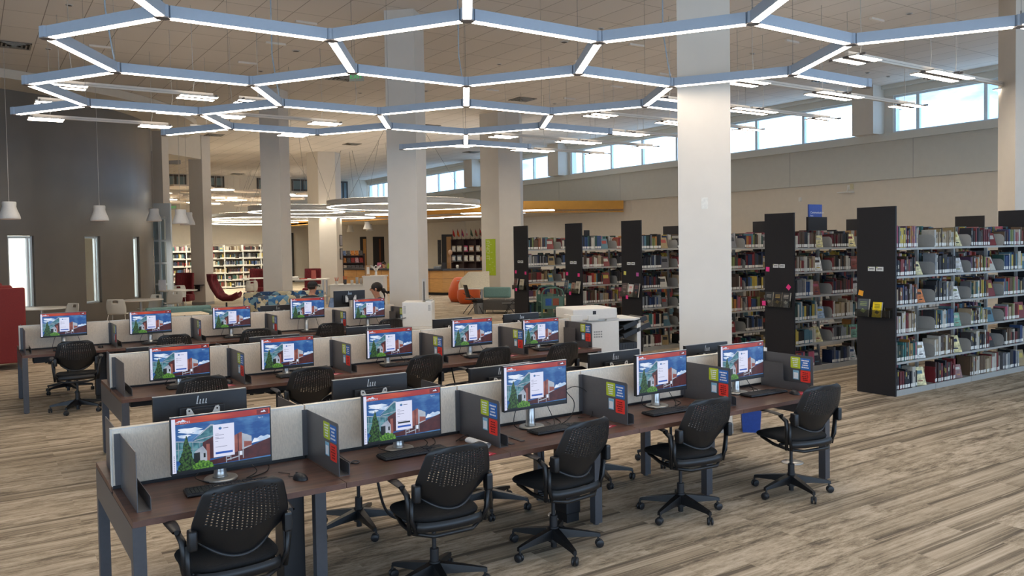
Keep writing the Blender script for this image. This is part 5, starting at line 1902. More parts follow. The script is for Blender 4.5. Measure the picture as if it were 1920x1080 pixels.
# ------------------------------------------------------------------ printers
M_PRN = mat('printer_white', (222, 220, 214), 0.45, var=0.01)
M_PRB = mat('printer_black', (34, 36, 40), 0.5)
t = thing('photocopier', 'large white office copier with black output trays at the end of the middle bench', 'copier', (7.45, 9.35, 0), R(-14))
MB().box(-0.32, 0.2, -0.34, 0.34, 0.06, 0.95, 0, c=0.025).build('cabinet', M_PRN, t)
MB().box(-0.52, 0.16, -0.36, 0.3, 0.975, 1.13, 0, c=0.02).box(-0.5, 0.12, -0.3, 0.28, 0.94, 0.98).build('scanner', M_PRN, t)
MB().box(-0.56, -0.38, -0.38, -0.1, 0.965, 1.05, 0, c=0.008).box(-0.30, -0.14, -0.38, -0.16, 0.965, 1.04, 0, c=0.008).box(-0.22, -0.17, -0.363, -0.36, 1.05, 1.1, 1).build('document_feeder', [M_PRN, M_PRB], t)
MB().box(0.0, 0.2, -0.335, 0.34, 0.945, 0.985, 0, c=0.01).box(0.15, 0.56, -0.30, 0.3, 0.93, 0.965, 0, c=0.01).build('top_cover', M_PRN, t)
MB().box(0.202, 0.5, -0.3, 0.26, 0.06, 0.62, 0, c=0.01).build('finisher', M_PRB, t)
MB().box(0.5, 0.56, -0.3, 0.3, 0.06, 0.93, 0).build('finisher_side', M_PRN, t)
for k in range(6):
    MB().box(0.22 + k * 0.045, 0.23 + k * 0.045, -0.306, -0.3, 0.1, 0.6).build('rib', M_KEY, t)
for z, l in ((0.78, 0.5), (0.66, 0.56)):
    M_ = T(0.2, 0, z) @ RY(R(-20))
    MB().box(0, l, -0.28, 0.22, 0, 0.02, 0, M_, c=0.006).box(0.1, l, -0.3, -0.27, -0.02, 0.05, 0, M_, c=0.006).box(0.1, 0.3, -0.26, 0.2, 0.02, 0.05, 1, M_, c=0.006).build('output_tray', [M_PRB, M_KEY], t)
v_ = MB()
for i in range(4):
    for j in range(3):
        v_.box(-0.2 + i * 0.035, -0.175 + i * 0.035, -0.3425, -0.34, 0.72 + j * 0.035, 0.74 + j * 0.035)
v_.build('vent_slots', M_GREYTRIM, t)
for sx in (-0.25, 0.13):
    for sy in (-0.25, 0.25):
        MB().lathe([(0, -0.012), (0.03, -0.012), (0.03, 0.012), (0, 0.012)], 12, 0, T(sx, sy, 0.03) @ RX(PI / 2)).build('caster', M_PRB, t)

P = at(788, 612, 13.6)
t = thing('side_table', 'white table carrying the smaller printer beyond the farthest bench', 'table', (P.x, P.y, 0), R(-33))
MB().box(-0.45, 0.45, -0.3, 0.3, 0.70, 0.735, 0, c=0.004).build('tabletop', M_WHITE, t)
for sx in (-1, 1):
    for sy in (-1, 1):
        MB().box(sx * 0.41 - 0.025, sx * 0.41 + 0.025, sy * 0.26 - 0.025, sy * 0.26 + 0.025, 0, 0.7).build('leg', M_WHITE, t)
MB().box(-0.4, 0.4, -0.28, -0.26, 0.45, 0.66).build('modesty_panel', M_WHITE, t)
t = thing('printer', 'compact white laser printer standing on the white side table', 'printer', (P.x, P.y, 0.736), R(-33))
MB().box(-0.26, 0.22, -0.24, 0.24, 0.0, 0.4, 0, c=0.015).build('printer_body', M_PRN, t)
MB().box(0.12, 0.2, -0.2, 0.2, 0.4, 0.42).add([(0.05, -0.2, 0.402), (0.2, -0.2, 0.47), (0.2, 0.2, 0.47), (0.05, 0.2, 0.402)], [(0, 1, 2, 3), (3, 2, 1, 0)]).build('output_flap', M_PRN, t)
g_ = MB()
for j in range(6):
    g_.box(-0.12, 0.1, -0.2425, -0.24, 0.08 + j * 0.018, 0.09 + j * 0.018)
for j in range(7):
    g_.box(-0.24, -0.2, -0.2425, -0.24, 0.22 + j * 0.018, 0.23 + j * 0.018).box(0.16, 0.2, -0.2425, -0.24, 0.26 + j * 0.014, 0.268 + j * 0.014)
g_.build('vent_grilles', M_GREYTRIM, t)
MB().box(-0.15, 0.13, -0.243, -0.24, 0.06, 0.22).build('rear_cover', M_PRN, t)
MB().tube([(-0.2, -0.24, 0.15), (-0.27, -0.28, 0.14), (-0.3, -0.3, 0.0)], 0.006, 6).build('power_cable', M_CAB, t)

# ------------------------------------------------------------------ seating and tables of the lounge
M_RED = mat('booth_red', (128, 36, 32), 0.75, var=0.05, scale=60)
M_BURG = mat('burgundy_fabric', (104, 20, 30), 0.8, var=0.25, scale=9, stretch=(6, 1, 1))
P = at(52, 692, 14.4)
t = thing('red_booth', 'tall red upholstered booth at the edge left of the farthest bench', 'booth', (P.x, P.y, 0), 0)
MB().box(-1.6, 0.0, -0.02, 0.16, 0.12, 1.42, 0, c=0.03).build('backrest', M_RED, t)
MB().box(-0.16, 0.0, 0.17, 0.95, 0.12, 1.35, 0, c=0.04).build('side_wing', M_RED, t)
MB().box(-1.5, -0.17, 0.18, 0.42, 0.5, 1.46, 0, c=0.06).build('back_cushion', M_RED, t)
MB().box(-1.55, -0.17, 0.18, 0.9, 0.12, 0.48, 0, c=0.05).build('seat_cushion', M_RED, t)
MB().box(-1.55, -0.3, 0.9, 1.08, 0.5, 1.5, 0, c=0.08).build('far_cushion', M_RED, t)
for x in (-1.5, -0.1):
    for y in (0.06, 0.85):
        MB().cyl((x, y, 0), (x, y, 0.12), 0.02, n=8).build('leg', M_SILVER, t)


def round_table(label, x, y, r=0.55, z=0.737):
    t = thing('round_table', label, 'table', (x, y, 0), 0, 'white round tables')
    MB().lathe([(0, z - 0.025), (r - 0.02, z - 0.025), (r, z - 0.015), (r, z - 0.003), (r - 0.004, z), (0, z)], 36).build('tabletop', M_WHITE, t)
    MB().cyl((0, 0, 0.03), (0, 0, z - 0.025), 0.035, n=14).build('pedestal', M_SILVER, t)
    MB().lathe([(0, 0), (0.3, 0), (0.3, 0.012), (0.05, 0.03), (0, 0.03)], 28).build('base_disc', M_SILVER, t)


M_SHELL = mat('chair_shell_white', (206, 203, 194), 0.45, var=0.01)
M_WLEG = mat('chair_wire', (208, 206, 200), 0.4)


def shell(u, v):
    s = 2 * u - 1
    if v < 0.45:
        q = v / 0.45
        y = 0.22 - 0.40 * q
        z = 0.455 - 0.02 * math.sin(PI * q) + 0.02 * s * s
        w = 0.22
    else:
        q = (v - 0.45) / 0.55
        y = -0.18 - 0.09 * q + 0.05 * s * s
        z = 0.47 + 0.37 * q
        w = 0.22 + 0.02 * math.sin(PI * q) - 0.02 * q
        if q > 0.85:
            w -= 0.015 * (q - 0.85) / 0.15
    return (s * w, y, z)


SHELL = MB().grid(shell, 14, 20, 0, None, lambda i, j: not (17 <= j <= 18 and 5 <= i <= 8)).mesh('chair_shell', [M_SHELL])
LEGM = [MB().tube([(sx * 0.19, 0.16, 0.44), (sx * 0.21, 0.2, 0.2), (sx * 0.22, 0.22, 0.0)] if sy > 0 else [(sx * 0.19, -0.15, 0.45), (sx * 0.225, -0.22, 0.2), (sx * 0.235, -0.25, 0.0)], 0.01, 6).mesh('leg', [M_WLEG]) for sx in (-1, 1) for sy in (-1, 1)]


def white_chair(label, x, y, rz):
    t = thing('shell_chair', label, 'chair', (x, y, 0), R(rz), 'white shell chairs')
    s_ = obj_of('chair_shell', SHELL, t)
    md = s_.modifiers.new('shell', 'SOLIDIFY')
    md.thickness = 0.012
    for l in LEGM:
        obj_of('leg', l, t)


P = at(78, 578, 19.2)
round_table('white round table in front of the leftmost slot window', P.x, P.y, 0.6)
P = at(122, 600, 18.9)
white_chair('white shell chair beside the table near the leftmost slot window', P.x, P.y, 120)
P = at(264, 561, 21.8)
round_table('white round table before the third slot window', P.x, P.y, 0.55)
P = at(223, 600, 20.6)
white_chair('white shell chair left of the round table, under the second slot window', P.x, P.y, -25)
P = at(282, 590, 22.2)
white_chair('white shell chair right of the round table, facing left', P.x, P.y, 120)
P = at(333, 548, 26.6)
round_table('white table with papers beside the glazed corner', P.x, P.y, 0.6)
P = at(325, 590, 24.4)
white_chair('white shell chair with its back turned, before the glazed corner', P.x, P.y, 5)
P = at(336, 575, 27.6)
white_chair('white shell chair facing the viewer behind the glazed corner table', P.x, P.y, 170)
P = at(301, 530, 26.9)
o = MB().box(-0.11, 0.11, -0.02, 0.02, 0, 0.34).build('white_sign_card', mat('white_card', (222, 226, 236)), None, (P.x - 0.05, P.y + 0.0, 0.738), R(-25))
o.location = (at(333, 548, 26.6).x - 0.5 * 0.8, at(333, 548, 26.6).y + 0.28, 0.738)
tag(o, 'blank white card standing on the table by the glazed corner', 'card')
P = at(372, 556, 26)
t = thing('fold_down_shelf', 'small black shelf on the farthest square column', 'shelf', (7.1 - 0.2, 32.35 - 0.2, 0.0), R(-45))
MB().box(-0.25, 0.25, -0.28, 0.0, 0.72, 0.75).build('shelf_board', M_BLACK, t)
MB().box(-0.06, 0.06, -0.12, 0.0, 0.5, 0.72).build('bracket', M_BLACK, t)
# teal booth with a pale table
P = at(352, 583, 17.5)
t = thing('teal_booth', 'low teal booth seen over the panels between the first two far monitors', 'booth', (P.x, P.y, 0), 0)
MB().box(-0.75, 0.55, 0.3, 0.5, 0.1, 0.82, 0, c=0.04).build('backrest', mat('teal_vinyl', (96, 128, 124), 0.6), t)
MB().box(0.35, 0.5, -0.6, 0.28, 0.1, 0.75, 0, c=0.04).build('side_wing', mat('teal_vinyl', (96, 128, 124)), t)
t = thing('booth_table', 'cream tabletop in front of the teal booth', 'table', (P.x, P.y - 0.25, 0), 0)
MB().box(-0.55, 0.3, -0.35, 0.4, 0.68, 0.71, 0, c=0.01).build('tabletop', mat('cream_laminate', (222, 208, 184), 0.5), t)
MB().cyl((-0.1, 0, 0), (-0.1, 0, 0.68), 0.035, n=12).build('pedestal', M_SILVER, t)

# burgundy lounge chair
P = at(425, 580, 27.5)
t = thing('lounge_chair', 'burgundy high-backed lounge chair right of the farthest square column', 'lounge chair', (P.x, P.y, 0), R(-30))
prof = [(-0.62, 1.22), (-0.6, 1.0), (-0.5, 0.75), (-0.3, 0.42), (-0.1, 0.3), (0.2, 0.3), (0.45, 0.42)]


def loun(u, v):
    i = min(int(v * 6), 5)
    q = v * 6 - i
    x = prof[i][0] * (1 - q) + prof[i + 1][0] * q
    z = prof[i][1] * (1 - q) + prof[i + 1][1] * q
    s = 2 * u - 1
    w = 0.28 + 0.12 * math.sin(PI * min(1, v * 1.1))
    return (x + 0.22 * s * s * (1 - v), s * w, z + 0.16 * s * s * (v if v < 0.9 else 0.9))


l_ = MB().grid(loun, 12, 18).build('shell_seat', M_BURG, t)
md = l_.modifiers.new('pad', 'SOLIDIFY')
md.thickness = 0.09
MB().cyl((0, 0, 0.04), (0, 0, 0.26), 0.03, n=10).lathe([(0, 0), (0.28, 0), (0.25, 0.03), (0, 0.04)], 20).build('swivel_base', M_BLACK, t)
for i, (px_, py_, dep, rz, lab) in enumerate(((481, 548, 34, 150, 'burgundy lounge chair behind the white chair near the distant bookcase'), (343, 575, 29.5, 150, 'burgundy chair behind the glazed corner table'), (585, 540, 33, 150, 'dark red chair back left of the six-sided column'))):
    P = at(px_, py_, dep)
    t = thing('tub_chair', lab, 'lounge chair', (P.x, P.y, 0), R(rz), 'burgundy lounge chairs')
    l_ = MB().grid(lambda u, v: (0.33 * (2 * u - 1), -0.3 - 0.12 * v + 0.14 * (2 * u - 1) ** 2, 0.35 + 0.85 * v), 10, 8).build('backrest', M_BURG, t)
    md = l_.modifiers.new('pad', 'SOLIDIFY')
    md.thickness = 0.08
    MB().box(-0.33, 0.33, -0.32, 0.3, 0.2, 0.45, 0, c=0.06).build('seat_cushion', M_BURG, t)
    MB().cyl((0, 0, 0), (0, 0, 0.2), 0.05, n=10).build('pedestal', M_SILVER, t)


def tri_mat():
    m = bpy.data.materials.new('triangle_pattern_fabric')
    m.use_nodes = True
    tt = m.node_tree
    p = tt.nodes['Principled BSDF']
    p.inputs['Roughness'].default_value = 0.85
    tcn = tt.nodes.new('ShaderNodeTexCoord')
    v = tt.nodes.new('ShaderNodeTexVoronoi')
    v.distance = 'MANHATTAN'
    v.inputs['Scale'].default_value = 9
    r = tt.nodes.new('ShaderNodeValToRGB')
    r.color_ramp.interpolation = 'CONSTANT'
    e = r.color_ramp.elements
    e[0].position, e[0].color = 0.0, col(52, 104, 150)
    e[1].position, e[1].color = 0.24, col(178, 166, 136)
    for pos, c in ((0.42, (34, 62, 96)), (0.56, (104, 140, 158)), (0.7, (196, 188, 160)), (0.84, (60, 70, 84))):
        x = e.new(pos)
        x.color = col(*c)
    sp = tt.nodes.new('ShaderNodeSeparateColor')
    tt.links.new(tcn.outputs['Object'], v.inputs['Vector'])
    tt.links.new(v.outputs['Color'], sp.inputs['Color'])
    tt.links.new(sp.outputs['Red'], r.inputs['Fac'])
    tt.links.new(r.outputs['Color'], p.inputs['Base Color'])
    return m


M_TRI = tri_mat()
P = at(460, 590, 19.5)
t = thing('patterned_sofa', 'sofa in blue and cream triangle fabric beyond the farthest bench', 'sofa', (P.x, P.y, 0), R(-12))
MB().box(0.0, 1.9, 0.55, 0.75, 0.1, 0.98, 0, c=0.05).build('backrest', M_TRI, t)
MB().box(0.0, 1.9, 0.0, 0.55, 0.1, 0.45, 0, c=0.05).build('seat_cushion', M_TRI, t)
MB().box(0.55, 0.8, -0.25, 0.54, 0.1, 0.86, 0, c=0.08).build('armrest', M_TRI, t)
for lx in (0.1, 1.8):
    for ly in (0.1, 0.65):
        MB().cyl((lx, ly, 0), (lx, ly, 0.12), 0.025, n=8).build('leg', M_BLACK, t)
P = at(560, 590, 18.4)
t = thing('patterned_armchair', 'blue and cream triangle pattern armchair seen from behind, left of the seated man', 'armchair', (P.x - 0.55, P.y, 0), R(-12))
MB().box(-0.35, 0.75, 0.0, 0.25, 0.1, 1.0, 0, c=0.11).build('backrest', M_TRI, t)
MB().box(-0.35, 0.75, 0.26, 0.85, 0.1, 0.45, 0, c=0.05).build('seat_cushion', M_TRI, t)
for lx in (-0.25, 0.65):
    for ly in (0.12, 0.75):
        MB().cyl((lx, ly, 0), (lx, ly, 0.12), 0.025, n=8).build('leg', M_BLACK, t)

# teal and grey seat beside the six-sided column
P = at(932, 588, 24.4)
t = thing('waiting_seat', 'grey bench seat with teal backrest at the foot of the six-sided column', 'sofa', (P.x, P.y, 0), R(-52))
MB().box(-0.42, 0.42, -0.02, 0.1, 0.48, 0.8, 0, c=0.05).build('backrest', mat('teal_fabric', (104, 140, 138), 0.8), t)
MB().box(-0.42, 0.42, -0.05, 0.7, 0.12, 0.42, 0, c=0.03).build('seat', mat('charcoal_vinyl', (74, 72, 70), 0.6), t)
for s in (-0.25, 0.25):
    MB().cyl((s, 0.04, 0.4), (s, 0.04, 0.5), 0.015, n=8).build('back_support', M_SILVER, t)
MB().tube([(-0.38, -0.03, 0.0), (-0.38, -0.03, 0.12), (-0.38, 0.65, 0.12), (-0.38, 0.65, 0.0)], 0.012, 6).tube([(0.38, -0.03, 0.0), (0.38, -0.03, 0.12), (0.38, 0.65, 0.12), (0.38, 0.65, 0.0)], 0.012, 6).build('sled_frame', M_SILVER, t)

# orange bean chairs
M_OR = mat('orange_plastic', (196, 84, 34), 0.5, var=0.03)
for i, (px_, py_, lab) in enumerate(((862, 562, 'orange rounded chair, left of two, before the service desk'), (879, 565, 'orange rounded chair with a slot handle, right of two'))):
    P = at(px_, py_, 30.0 - i)
    t = thing('bean_chair', lab, 'chair', (P.x, P.y, 0), R(-30), 'orange rounded chairs')
    MB().lathe([(0, 0.0), (0.32, 0.02), (0.41, 0.2), (0.4, 0.42), (0.3, 0.7), (0.2, 0.86), (0.1, 0.9), (0, 0.9)], 24).build('shell', M_OR, t)
    MB().box(-0.09, 0.09, -0.25, -0.2, 0.76, 0.79).build('handle_slot', M_SILVER, t)

# study carrels and folding chair at the column
P = at(890, 578, 25.3)
t = thing('study_carrel', 'cream study carrel with curved privacy screen left of the six-sided column', 'study carrel', (P.x, P.y, 0), R(-35))
MB().grid(lambda u, v: (-0.45 + 0.9 * u, 0.25 - 0.1 * math.sin(PI * u), 0.74 + (0.50 + 0.0 * u - 0.25 * max(0, 0.3 - u) / 0.3) * v), 14, 2).grid(lambda u, v: (-0.45, 0.25 - 0.6 * u, 0.74 + 0.25 * v * (1 - u * 0.5)), 4, 2).build('privacy_screen', mat('cream_screen', (214, 206, 186), 0.7), t)
MB().box(-0.45, 0.45, -0.35, 0.24, 0.71, 0.74, 0, c=0.01).build('tabletop', M_WHITE, t)
MB().box(0.2, 0.26, -0.1, 0.0, 0.0, 0.71).build('leg', M_SILVER, t)
M_FC = mat('stack_chair_black', (30, 31, 34), 0.5)
for k, (px_, py_, dep, rz, lab) in enumerate(((888, 580, 24.6, -100, 'black stacking chair at the cream carrel'), (957, 582, 22.5, 60, 'black chair mostly hidden behind the sixth bookcase end panel'))):
    P = at(px_, py_, dep)
    t = thing('stacking_chair', lab, 'chair', (P.x, P.y, 0), R(rz), 'black stacking chairs')
    MB().grid(lambda u, v: (0.21 * (2 * u - 1) * (1 - 0.15 * v), -0.2 - 0.1 * v + 0.04 * (2 * u - 1) ** 2, 0.5 + 0.38 * v), 8, 6).build('backrest', M_FC, t)
    MB().box(-0.21, 0.21, -0.2, 0.22, 0.43, 0.46, 0, c=0.01).build('seat', M_FC, t)
    for sx in (-1, 1):
        MB().tube([(sx * 0.2, -0.24, 0.62), (sx * 0.2, 0.0, 0.44), (sx * 0.22, 0.22, 0.0)], 0.011, 6).build('leg', M_FC, t)
        MB().tube([(sx * 0.2, 0.1, 0.44), (sx * 0.21, -0.26, 0.0)], 0.011, 6).build('leg', M_FC, t)
P = at(900, 584, 24.6)
t = thing('waste_bin', 'grey waste bin with a black liner beside the six-sided column', 'waste bin', (P.x, P.y, 0))
mb = MB()
frus(mb, 0.13, 0.1, 0, 0.38, 0.17, 0.13)
mb.build('bin_body', mat('bin_grey', (120, 122, 124)), t)
MB().box(-0.175, 0.175, -0.135, 0.135, 0.33, 0.41, 0, c=0.02).build('liner', M_BLACK2, t)
P = at(962, 500, 22.5)
o = MB().box(-0.02, 0.38, -0.01, 0.01, 0.55, 1.28).build('clear_screen', M_ACRYLIC, None, (P.x - 0.25, P.y + 0.15, 0), R(-35))
bpy.data.objects.remove(o)

# green poster on the six-sided column
cc = Vector(HEXC[0])
nrm = Vector((math.cos(R(-160)), math.sin(R(-160))))
ap = 0.74 * math.cos(PI / 6) / (2 * math.sin(PI / 6)) + 0.004
tv = Vector((-nrm.y, nrm.x))
pc = cc + nrm * ap
t = thing('wall_poster', 'tall lime green poster reading FIND IT on the six-sided column', 'poster', (pc.x, pc.y, 1.66), math.atan2(nrm.y, nrm.x) + PI / 2)
MB().box(-0.2, 0.2, -0.006, 0.0, -0.58, 0.58).build('poster_sheet', mat('poster_lime', (166, 190, 36), 0.5, var=0.03), t)
l_ = MB()
text(l_, 'FIND IT', 0.19, T(-0.11, -0.008, 0.22) @ RX(PI / 2) @ RZ(-PI / 2))
random.seed(8)
for k in range(12):
    x, z = random.uniform(-0.1, 0.12), random.uniform(-0.5, 0.5)
    l_.box(x, x + random.uniform(0.04, 0.08), -0.0085, -0.008, z, z + 0.012)
l_.build('lettering', mat('poster_print', (206, 214, 150)), t)

# ------------------------------------------------------------------ service desk and the area behind it
M_OAK = mat('oak_veneer', (190, 142, 84), 0.5, var=0.08, scale=4, stretch=(1, 1, 8))
M_STONE = mat('dark_counter', (50, 52, 60), 0.35)
pts = [Vector((14.1, 36.2)), Vector((14.6, 34.5)), Vector((15.3, 31.6)), Vector((16.0, 30.2)), Vector((17.6, 29.1)), Vector((19.8, 28.6))]
t = thing('service_desk', 'long curved oak service desk with dark counter under the orange canopy', 'counter', (pts[2].x, pts[2].y, 0))
mb, mt_, kk, gp = MB(), MB(), MB(), MB()
for i in range(len(pts) - 1):
    A, B = pts[i] - pts[2], pts[i + 1] - pts[2]
    d = (B - A).normalized()
    n = Vector((-d.y, d.x)) * -0.7 if False else Vector((-d.y, d.x)) * 0.7
    def quadbox(m, A, B, n, z0, z1, off=0.0, mi=0):
        o_ = -n.normalized() * off
        P_ = [A + o_, B + o_, B + n, A + n]
        m.add([(p.x, p.y, z0) for p in P_] + [(p.x, p.y, z1) for p in P_], [(3, 2, 1, 0), (4, 5, 6, 7), (0, 1, 5, 4), (1, 2, 6, 5), (2, 3, 7, 6), (3, 0, 4, 7)], mi)
    quadbox(mb, A, B, n, 0.12, 1.02)
    quadbox(mt_, A, B, n, 1.02, 1.09, 0.06)
    quadbox(kk, A, B, n, 0.0, 0.12, -0.06)
    quadbox(gp, A, B, n * 0.01, 0.68, 0.69, 0.004)
    Lh = (B - A).length
    for q in range(1, int(Lh / 0.9) + 1):
        c_ = A + d * q * 0.9
        if q * 0.9 < Lh:
            quadbox(gp, c_, c_ + d * 0.012, n * 0.01, 0.12, 1.02, 0.004)
mb.build('desk_front', M_OAK, t, fix=True)
mt_.build('counter_top', M_STONE, t, fix=True)
kk.build('toe_kick', M_BLACK2, t, fix=True)
gp.build('panel_joints', M_WEDGE, t, fix=True)
P = at(826, 517, 33.3)
o = MB().box(-0.14, 0.14, -0.01, 0.0, -0.15, 0.1).build('paper_notice', mat('paper', (206, 206, 206)), None, (15.58, 30.95, 0.9), R(-62))
tag(o, 'white paper notice taped to the oak desk front', 'notice')
# things on the desk
random.seed(31)
dk = [((14.8, 35.2), 'desk_phone'), ((15.0, 34.4), 'laptop_computer')]
OBJ = [('leaflet_stand', 'pink leaflet stand', (196, 110, 140), 0.25), ('leaflet_stand', 'lime leaflet stand', (170, 190, 60), 0.22), ('tissue_box', 'pale tissue box', (200, 190, 200), 0.14),
       ('leaflet_stand', 'blue leaflet stand', (70, 90, 140), 0.28), ('water_jug', 'clear grey jug', (150, 160, 166), 0.2), ('paper_tray', 'grey paper tray', (120, 124, 128), 0.1),
       ('leaflet_stand', 'dark leaflet stand', (50, 50, 60), 0.26), ('pencil_cup', 'cream pencil cup', (214, 206, 190), 0.15)]
seg = [(pts[1], pts[2], 0.1), (pts[1], pts[2], 0.35), (pts[1], pts[2], 0.6), (pts[2], pts[3], 0.0), (pts[2], pts[3], 0.35), (pts[2], pts[3], 0.7), (pts[3], pts[4], 0.0), (pts[3], pts[4], 0.3)]
for i, (nm, lab, rgb, h) in enumerate(OBJ):
    A, B, q = seg[i]
    c_ = A + (B - A) * q
    d = (B - A).normalized()
    n = Vector((-d.y, d.x))
    c_ = c_ + n * 0.3
    m_ = MB()
    if 'stand' in nm:
        m_.box(-0.1, 0.1, 0, 0.1, 0, 0.02).add([(-0.1, 0.0, 0.02), (0.1, 0.0, 0.02), (0.1, 0.09, h), (-0.1, 0.09, h)], [(0, 1, 2, 3), (3, 2, 1, 0)]).box(-0.1, 0.1, 0.085, 0.1, 0.02, h)
    elif nm in ('water_jug', 'pencil_cup'):
        m_.lathe([(0, 0), (0.05, 0), (0.06, h * 0.6), (0.045, h), (0, h)], 16)
    else:
        m_.box(-0.14, 0.14, -0.1, 0.1, 0, h, 0, c=0.02)
    o = m_.build(nm, mat('desk_item_%d' % i, rgb, 0.5, var=0.2, scale=20), None, (c_.x, c_.y, 1.091), R(-50))
    tag(o, '%s on the service desk, %s along the counter' % (lab, ORD[i]), nm.replace('_', ' '))
# skeleton-like display figure
P = at(837, 505, 33.5)
t = thing('display_figure', 'thin beige anatomical display figure on the service desk', 'figure', (P.x + 0.3, P.y + 0.2, 1.091), R(-40))
MB().grid(lambda u, v: (0.09 * math.sin(PI * v + 1e-4) * math.cos(2 * PI * u), 0.1 * math.sin(PI * v + 1e-4) * math.sin(2 * PI * u), 0.68 - 0.11 * math.cos(PI * v)), 12, 8).build('head', mat('bone', (176, 140, 110)), t)
m_ = MB().tube([(0, 0, 0), (0, 0, 0.58)], 0.015, 6)
for k in range(5):
    m_.tube([(0.1 * math.cos(a), 0.06 * math.sin(a), 0.28 + k * 0.05) for a in [i * PI / 6 for i in range(12)]], 0.007, 5, closed=True)
m_.build('rib_frame', mat('bone', (176, 140, 110)), t)
# dark shelving with flags
M_DKW = mat('dark_walnut', (56, 36, 34), 0.5, var=0.1)
P0, P1 = at(846, 470, 40.2), at(915, 470, 39.0)
dx = (P1 - P0).to_2d()
ln = dx.length
t = thing('display_shelving', 'dark wood display shelving behind the service desk', 'shelving', (P0.x, P0.y, 0), math.atan2(dx.y, dx.x))
MB().box(0, ln, 0.3, 0.34, 0, 2.36).build('back_panel', M_DKW, t)
for z in (0.3, 0.8, 1.25, 1.72, 2.32):
    MB().box(0, ln, 0, 0.3, z, z + 0.04).build('shelf', M_DKW, t)
for k in range(4):
    MB().box(ln * k / 3 - 0.02, ln * k / 3 + 0.02, 0, 0.3, 0, 2.36).build('upright', M_DKW, t)
ang = math.atan2(dx.y, dx.x)
random.seed(13)
for i in range(12):
    q = (i % 6 + 0.5) / 6
    z = 1.29 if i < 6 else 1.76
    rgb = random.choice(((196, 70, 110), (200, 190, 170), (120, 130, 140), (160, 60, 60), (176, 130, 100)))
    x, y = P0.x + dx.x * q, P0.y + dx.y * q
    if i in (5, 11):
        o = MB().grid(lambda u, v: (0.12 * math.sin(PI * v + 1e-4) * math.cos(2 * PI * u), 0.12 * math.sin(PI * v + 1e-4) * math.sin(2 * PI * u), 0.12 - 0.12 * math.cos(PI * v)), 12, 8).build('globe', mat('globe', (176, 130, 100)), None, (x - 0.05, y + 0.15, z))
        tag(o, 'brown ball ornament on the %s row of the dark display shelving' % ('lower' if i < 6 else 'upper'), 'ornament')
    else:
        o = MB().box(-0.14, 0.14, 0, 0.03, 0, 0.28).box(-0.1, 0.1, -0.002, 0, 0.05, 0.22, 1).build('display_book', [mat('shelf_item_%d' % i, rgb, 0.5, var=0.3, scale=12), M_LABEL], None, (x, y + 0.1, z), ang)
        tag(o, 'small picture book, %s from the left on the %s row of the dark display shelving' % (ORD[i % 6], 'lower' if i < 6 else 'upper'), 'book')
FL = [((190, 40, 40), (180, 30, 30)), ((200, 60, 40), (220, 170, 40)), ((180, 60, 80), (60, 70, 130)), ((210, 206, 200), (190, 40, 40)), ((60, 90, 70), (40, 40, 40)), ((150, 40, 40), (50, 90, 60)), ((170, 40, 50), (30, 80, 50))]
for i, (c1, c2) in enumerate(FL):
    q = (i + 0.6) / 8.2
    x, y = P0.x + dx.x * q, P0.y + dx.y * q
    t = thing('desk_flag', 'small drooping table flag, %s from the left on top of the dark shelving' % ORD[i], 'flag', (x, y + 0.1, 2.36), ang, 'table flags')
    MB().cyl((0, 0, 0), (0.03, 0, 0.5), 0.008, n=6).lathe([(0, 0), (0.04, 0), (0.02, 0.02), (0, 0.02)], 10).build('pole', M_DKW, t)
    MB().add([(0.03, 0, 0.48), (0.02, 0, 0.2), (0.1, 0.03, 0.1), (0.17, 0.0, 0.14), (0.1, 0.01, 0.34)], [(0, 1, 2, 4), (2, 3, 4), (4, 2, 1, 0), (4, 3, 2)]).add([(0.06, -0.012, 0.3), (0.06, -0.012, 0.18), (0.11, -0.012, 0.16), (0.1, -0.012, 0.26)], [(0, 1, 2, 3)], 1).build('cloth', [mat('flag_a%d' % i, c1, 0.8), mat('flag_b%d' % i, c2, 0.8)], t)
# doors, notice strip
for i, (xa, xb, yt, dep, lab) in enumerate(((828, 848, 451.5, 41.5, 'x'), (675, 687, 447.5, 46.0, 'x'), (699, 720, 446.5, 46.0, 'x'))):
    A = at(xa, yt, dep)
    B = at(xb, yt, dep)
    if i:
        A = at(xa, yt, 43.95 / (FW.y + RT.y * ((xa - CX) / FOC)))
        B = at(xb, yt, 43.95 / (FW.y + RT.y * ((xb - CX) / FOC)))
    d = (B - A).to_2d()
    ang_ = math.atan2(d.y, d.x) if i == 0 else 0
    w = d.length
    f = MB().box(0, w, 0, 0.08, 0, 2.62)
    o = struct(f.build('door_%d' % (2 + i), mat('door_frame_dark', (44, 42, 40)), None, (A.x, A.y, 0), ang_))
    MB().box(w * 0.45, w * 0.92, -0.01, 0, 0.05, 2.5).build('door_leaf', M_OAK if i != 2 else mat('dusk_inside', (48, 40, 38)), o)
    if i == 2:
        MB().box(w * 0.55, w * 0.68, -0.015, -0.01, 0.05, 2.5).build('door_edge', mat('door_brown', (120, 70, 40)), o)
A, B = at(820.5, 458, 41.8), at(827, 458, 41.8)
d = (B - A).to_2d()
o = MB().box(0, d.length, 0, 0.03, 1.1, 2.35).build('banner', mat('banner_dark', (52, 50, 50), 0.6, var=0.3, scale=12), None, (A.x, A.y, 0), math.atan2(d.y, d.x))
tag(o, 'narrow dark printed banner left of the door behind the desk', 'banner')
struct(MB().box(0, 8.0, 0, 0.15, 0, 3.28).build('wall_office', M_WALL, None, (at(790, 470, 43.6).x, at(790, 470, 43.6).y, 0), math.atan2(dx.y, dx.x)))
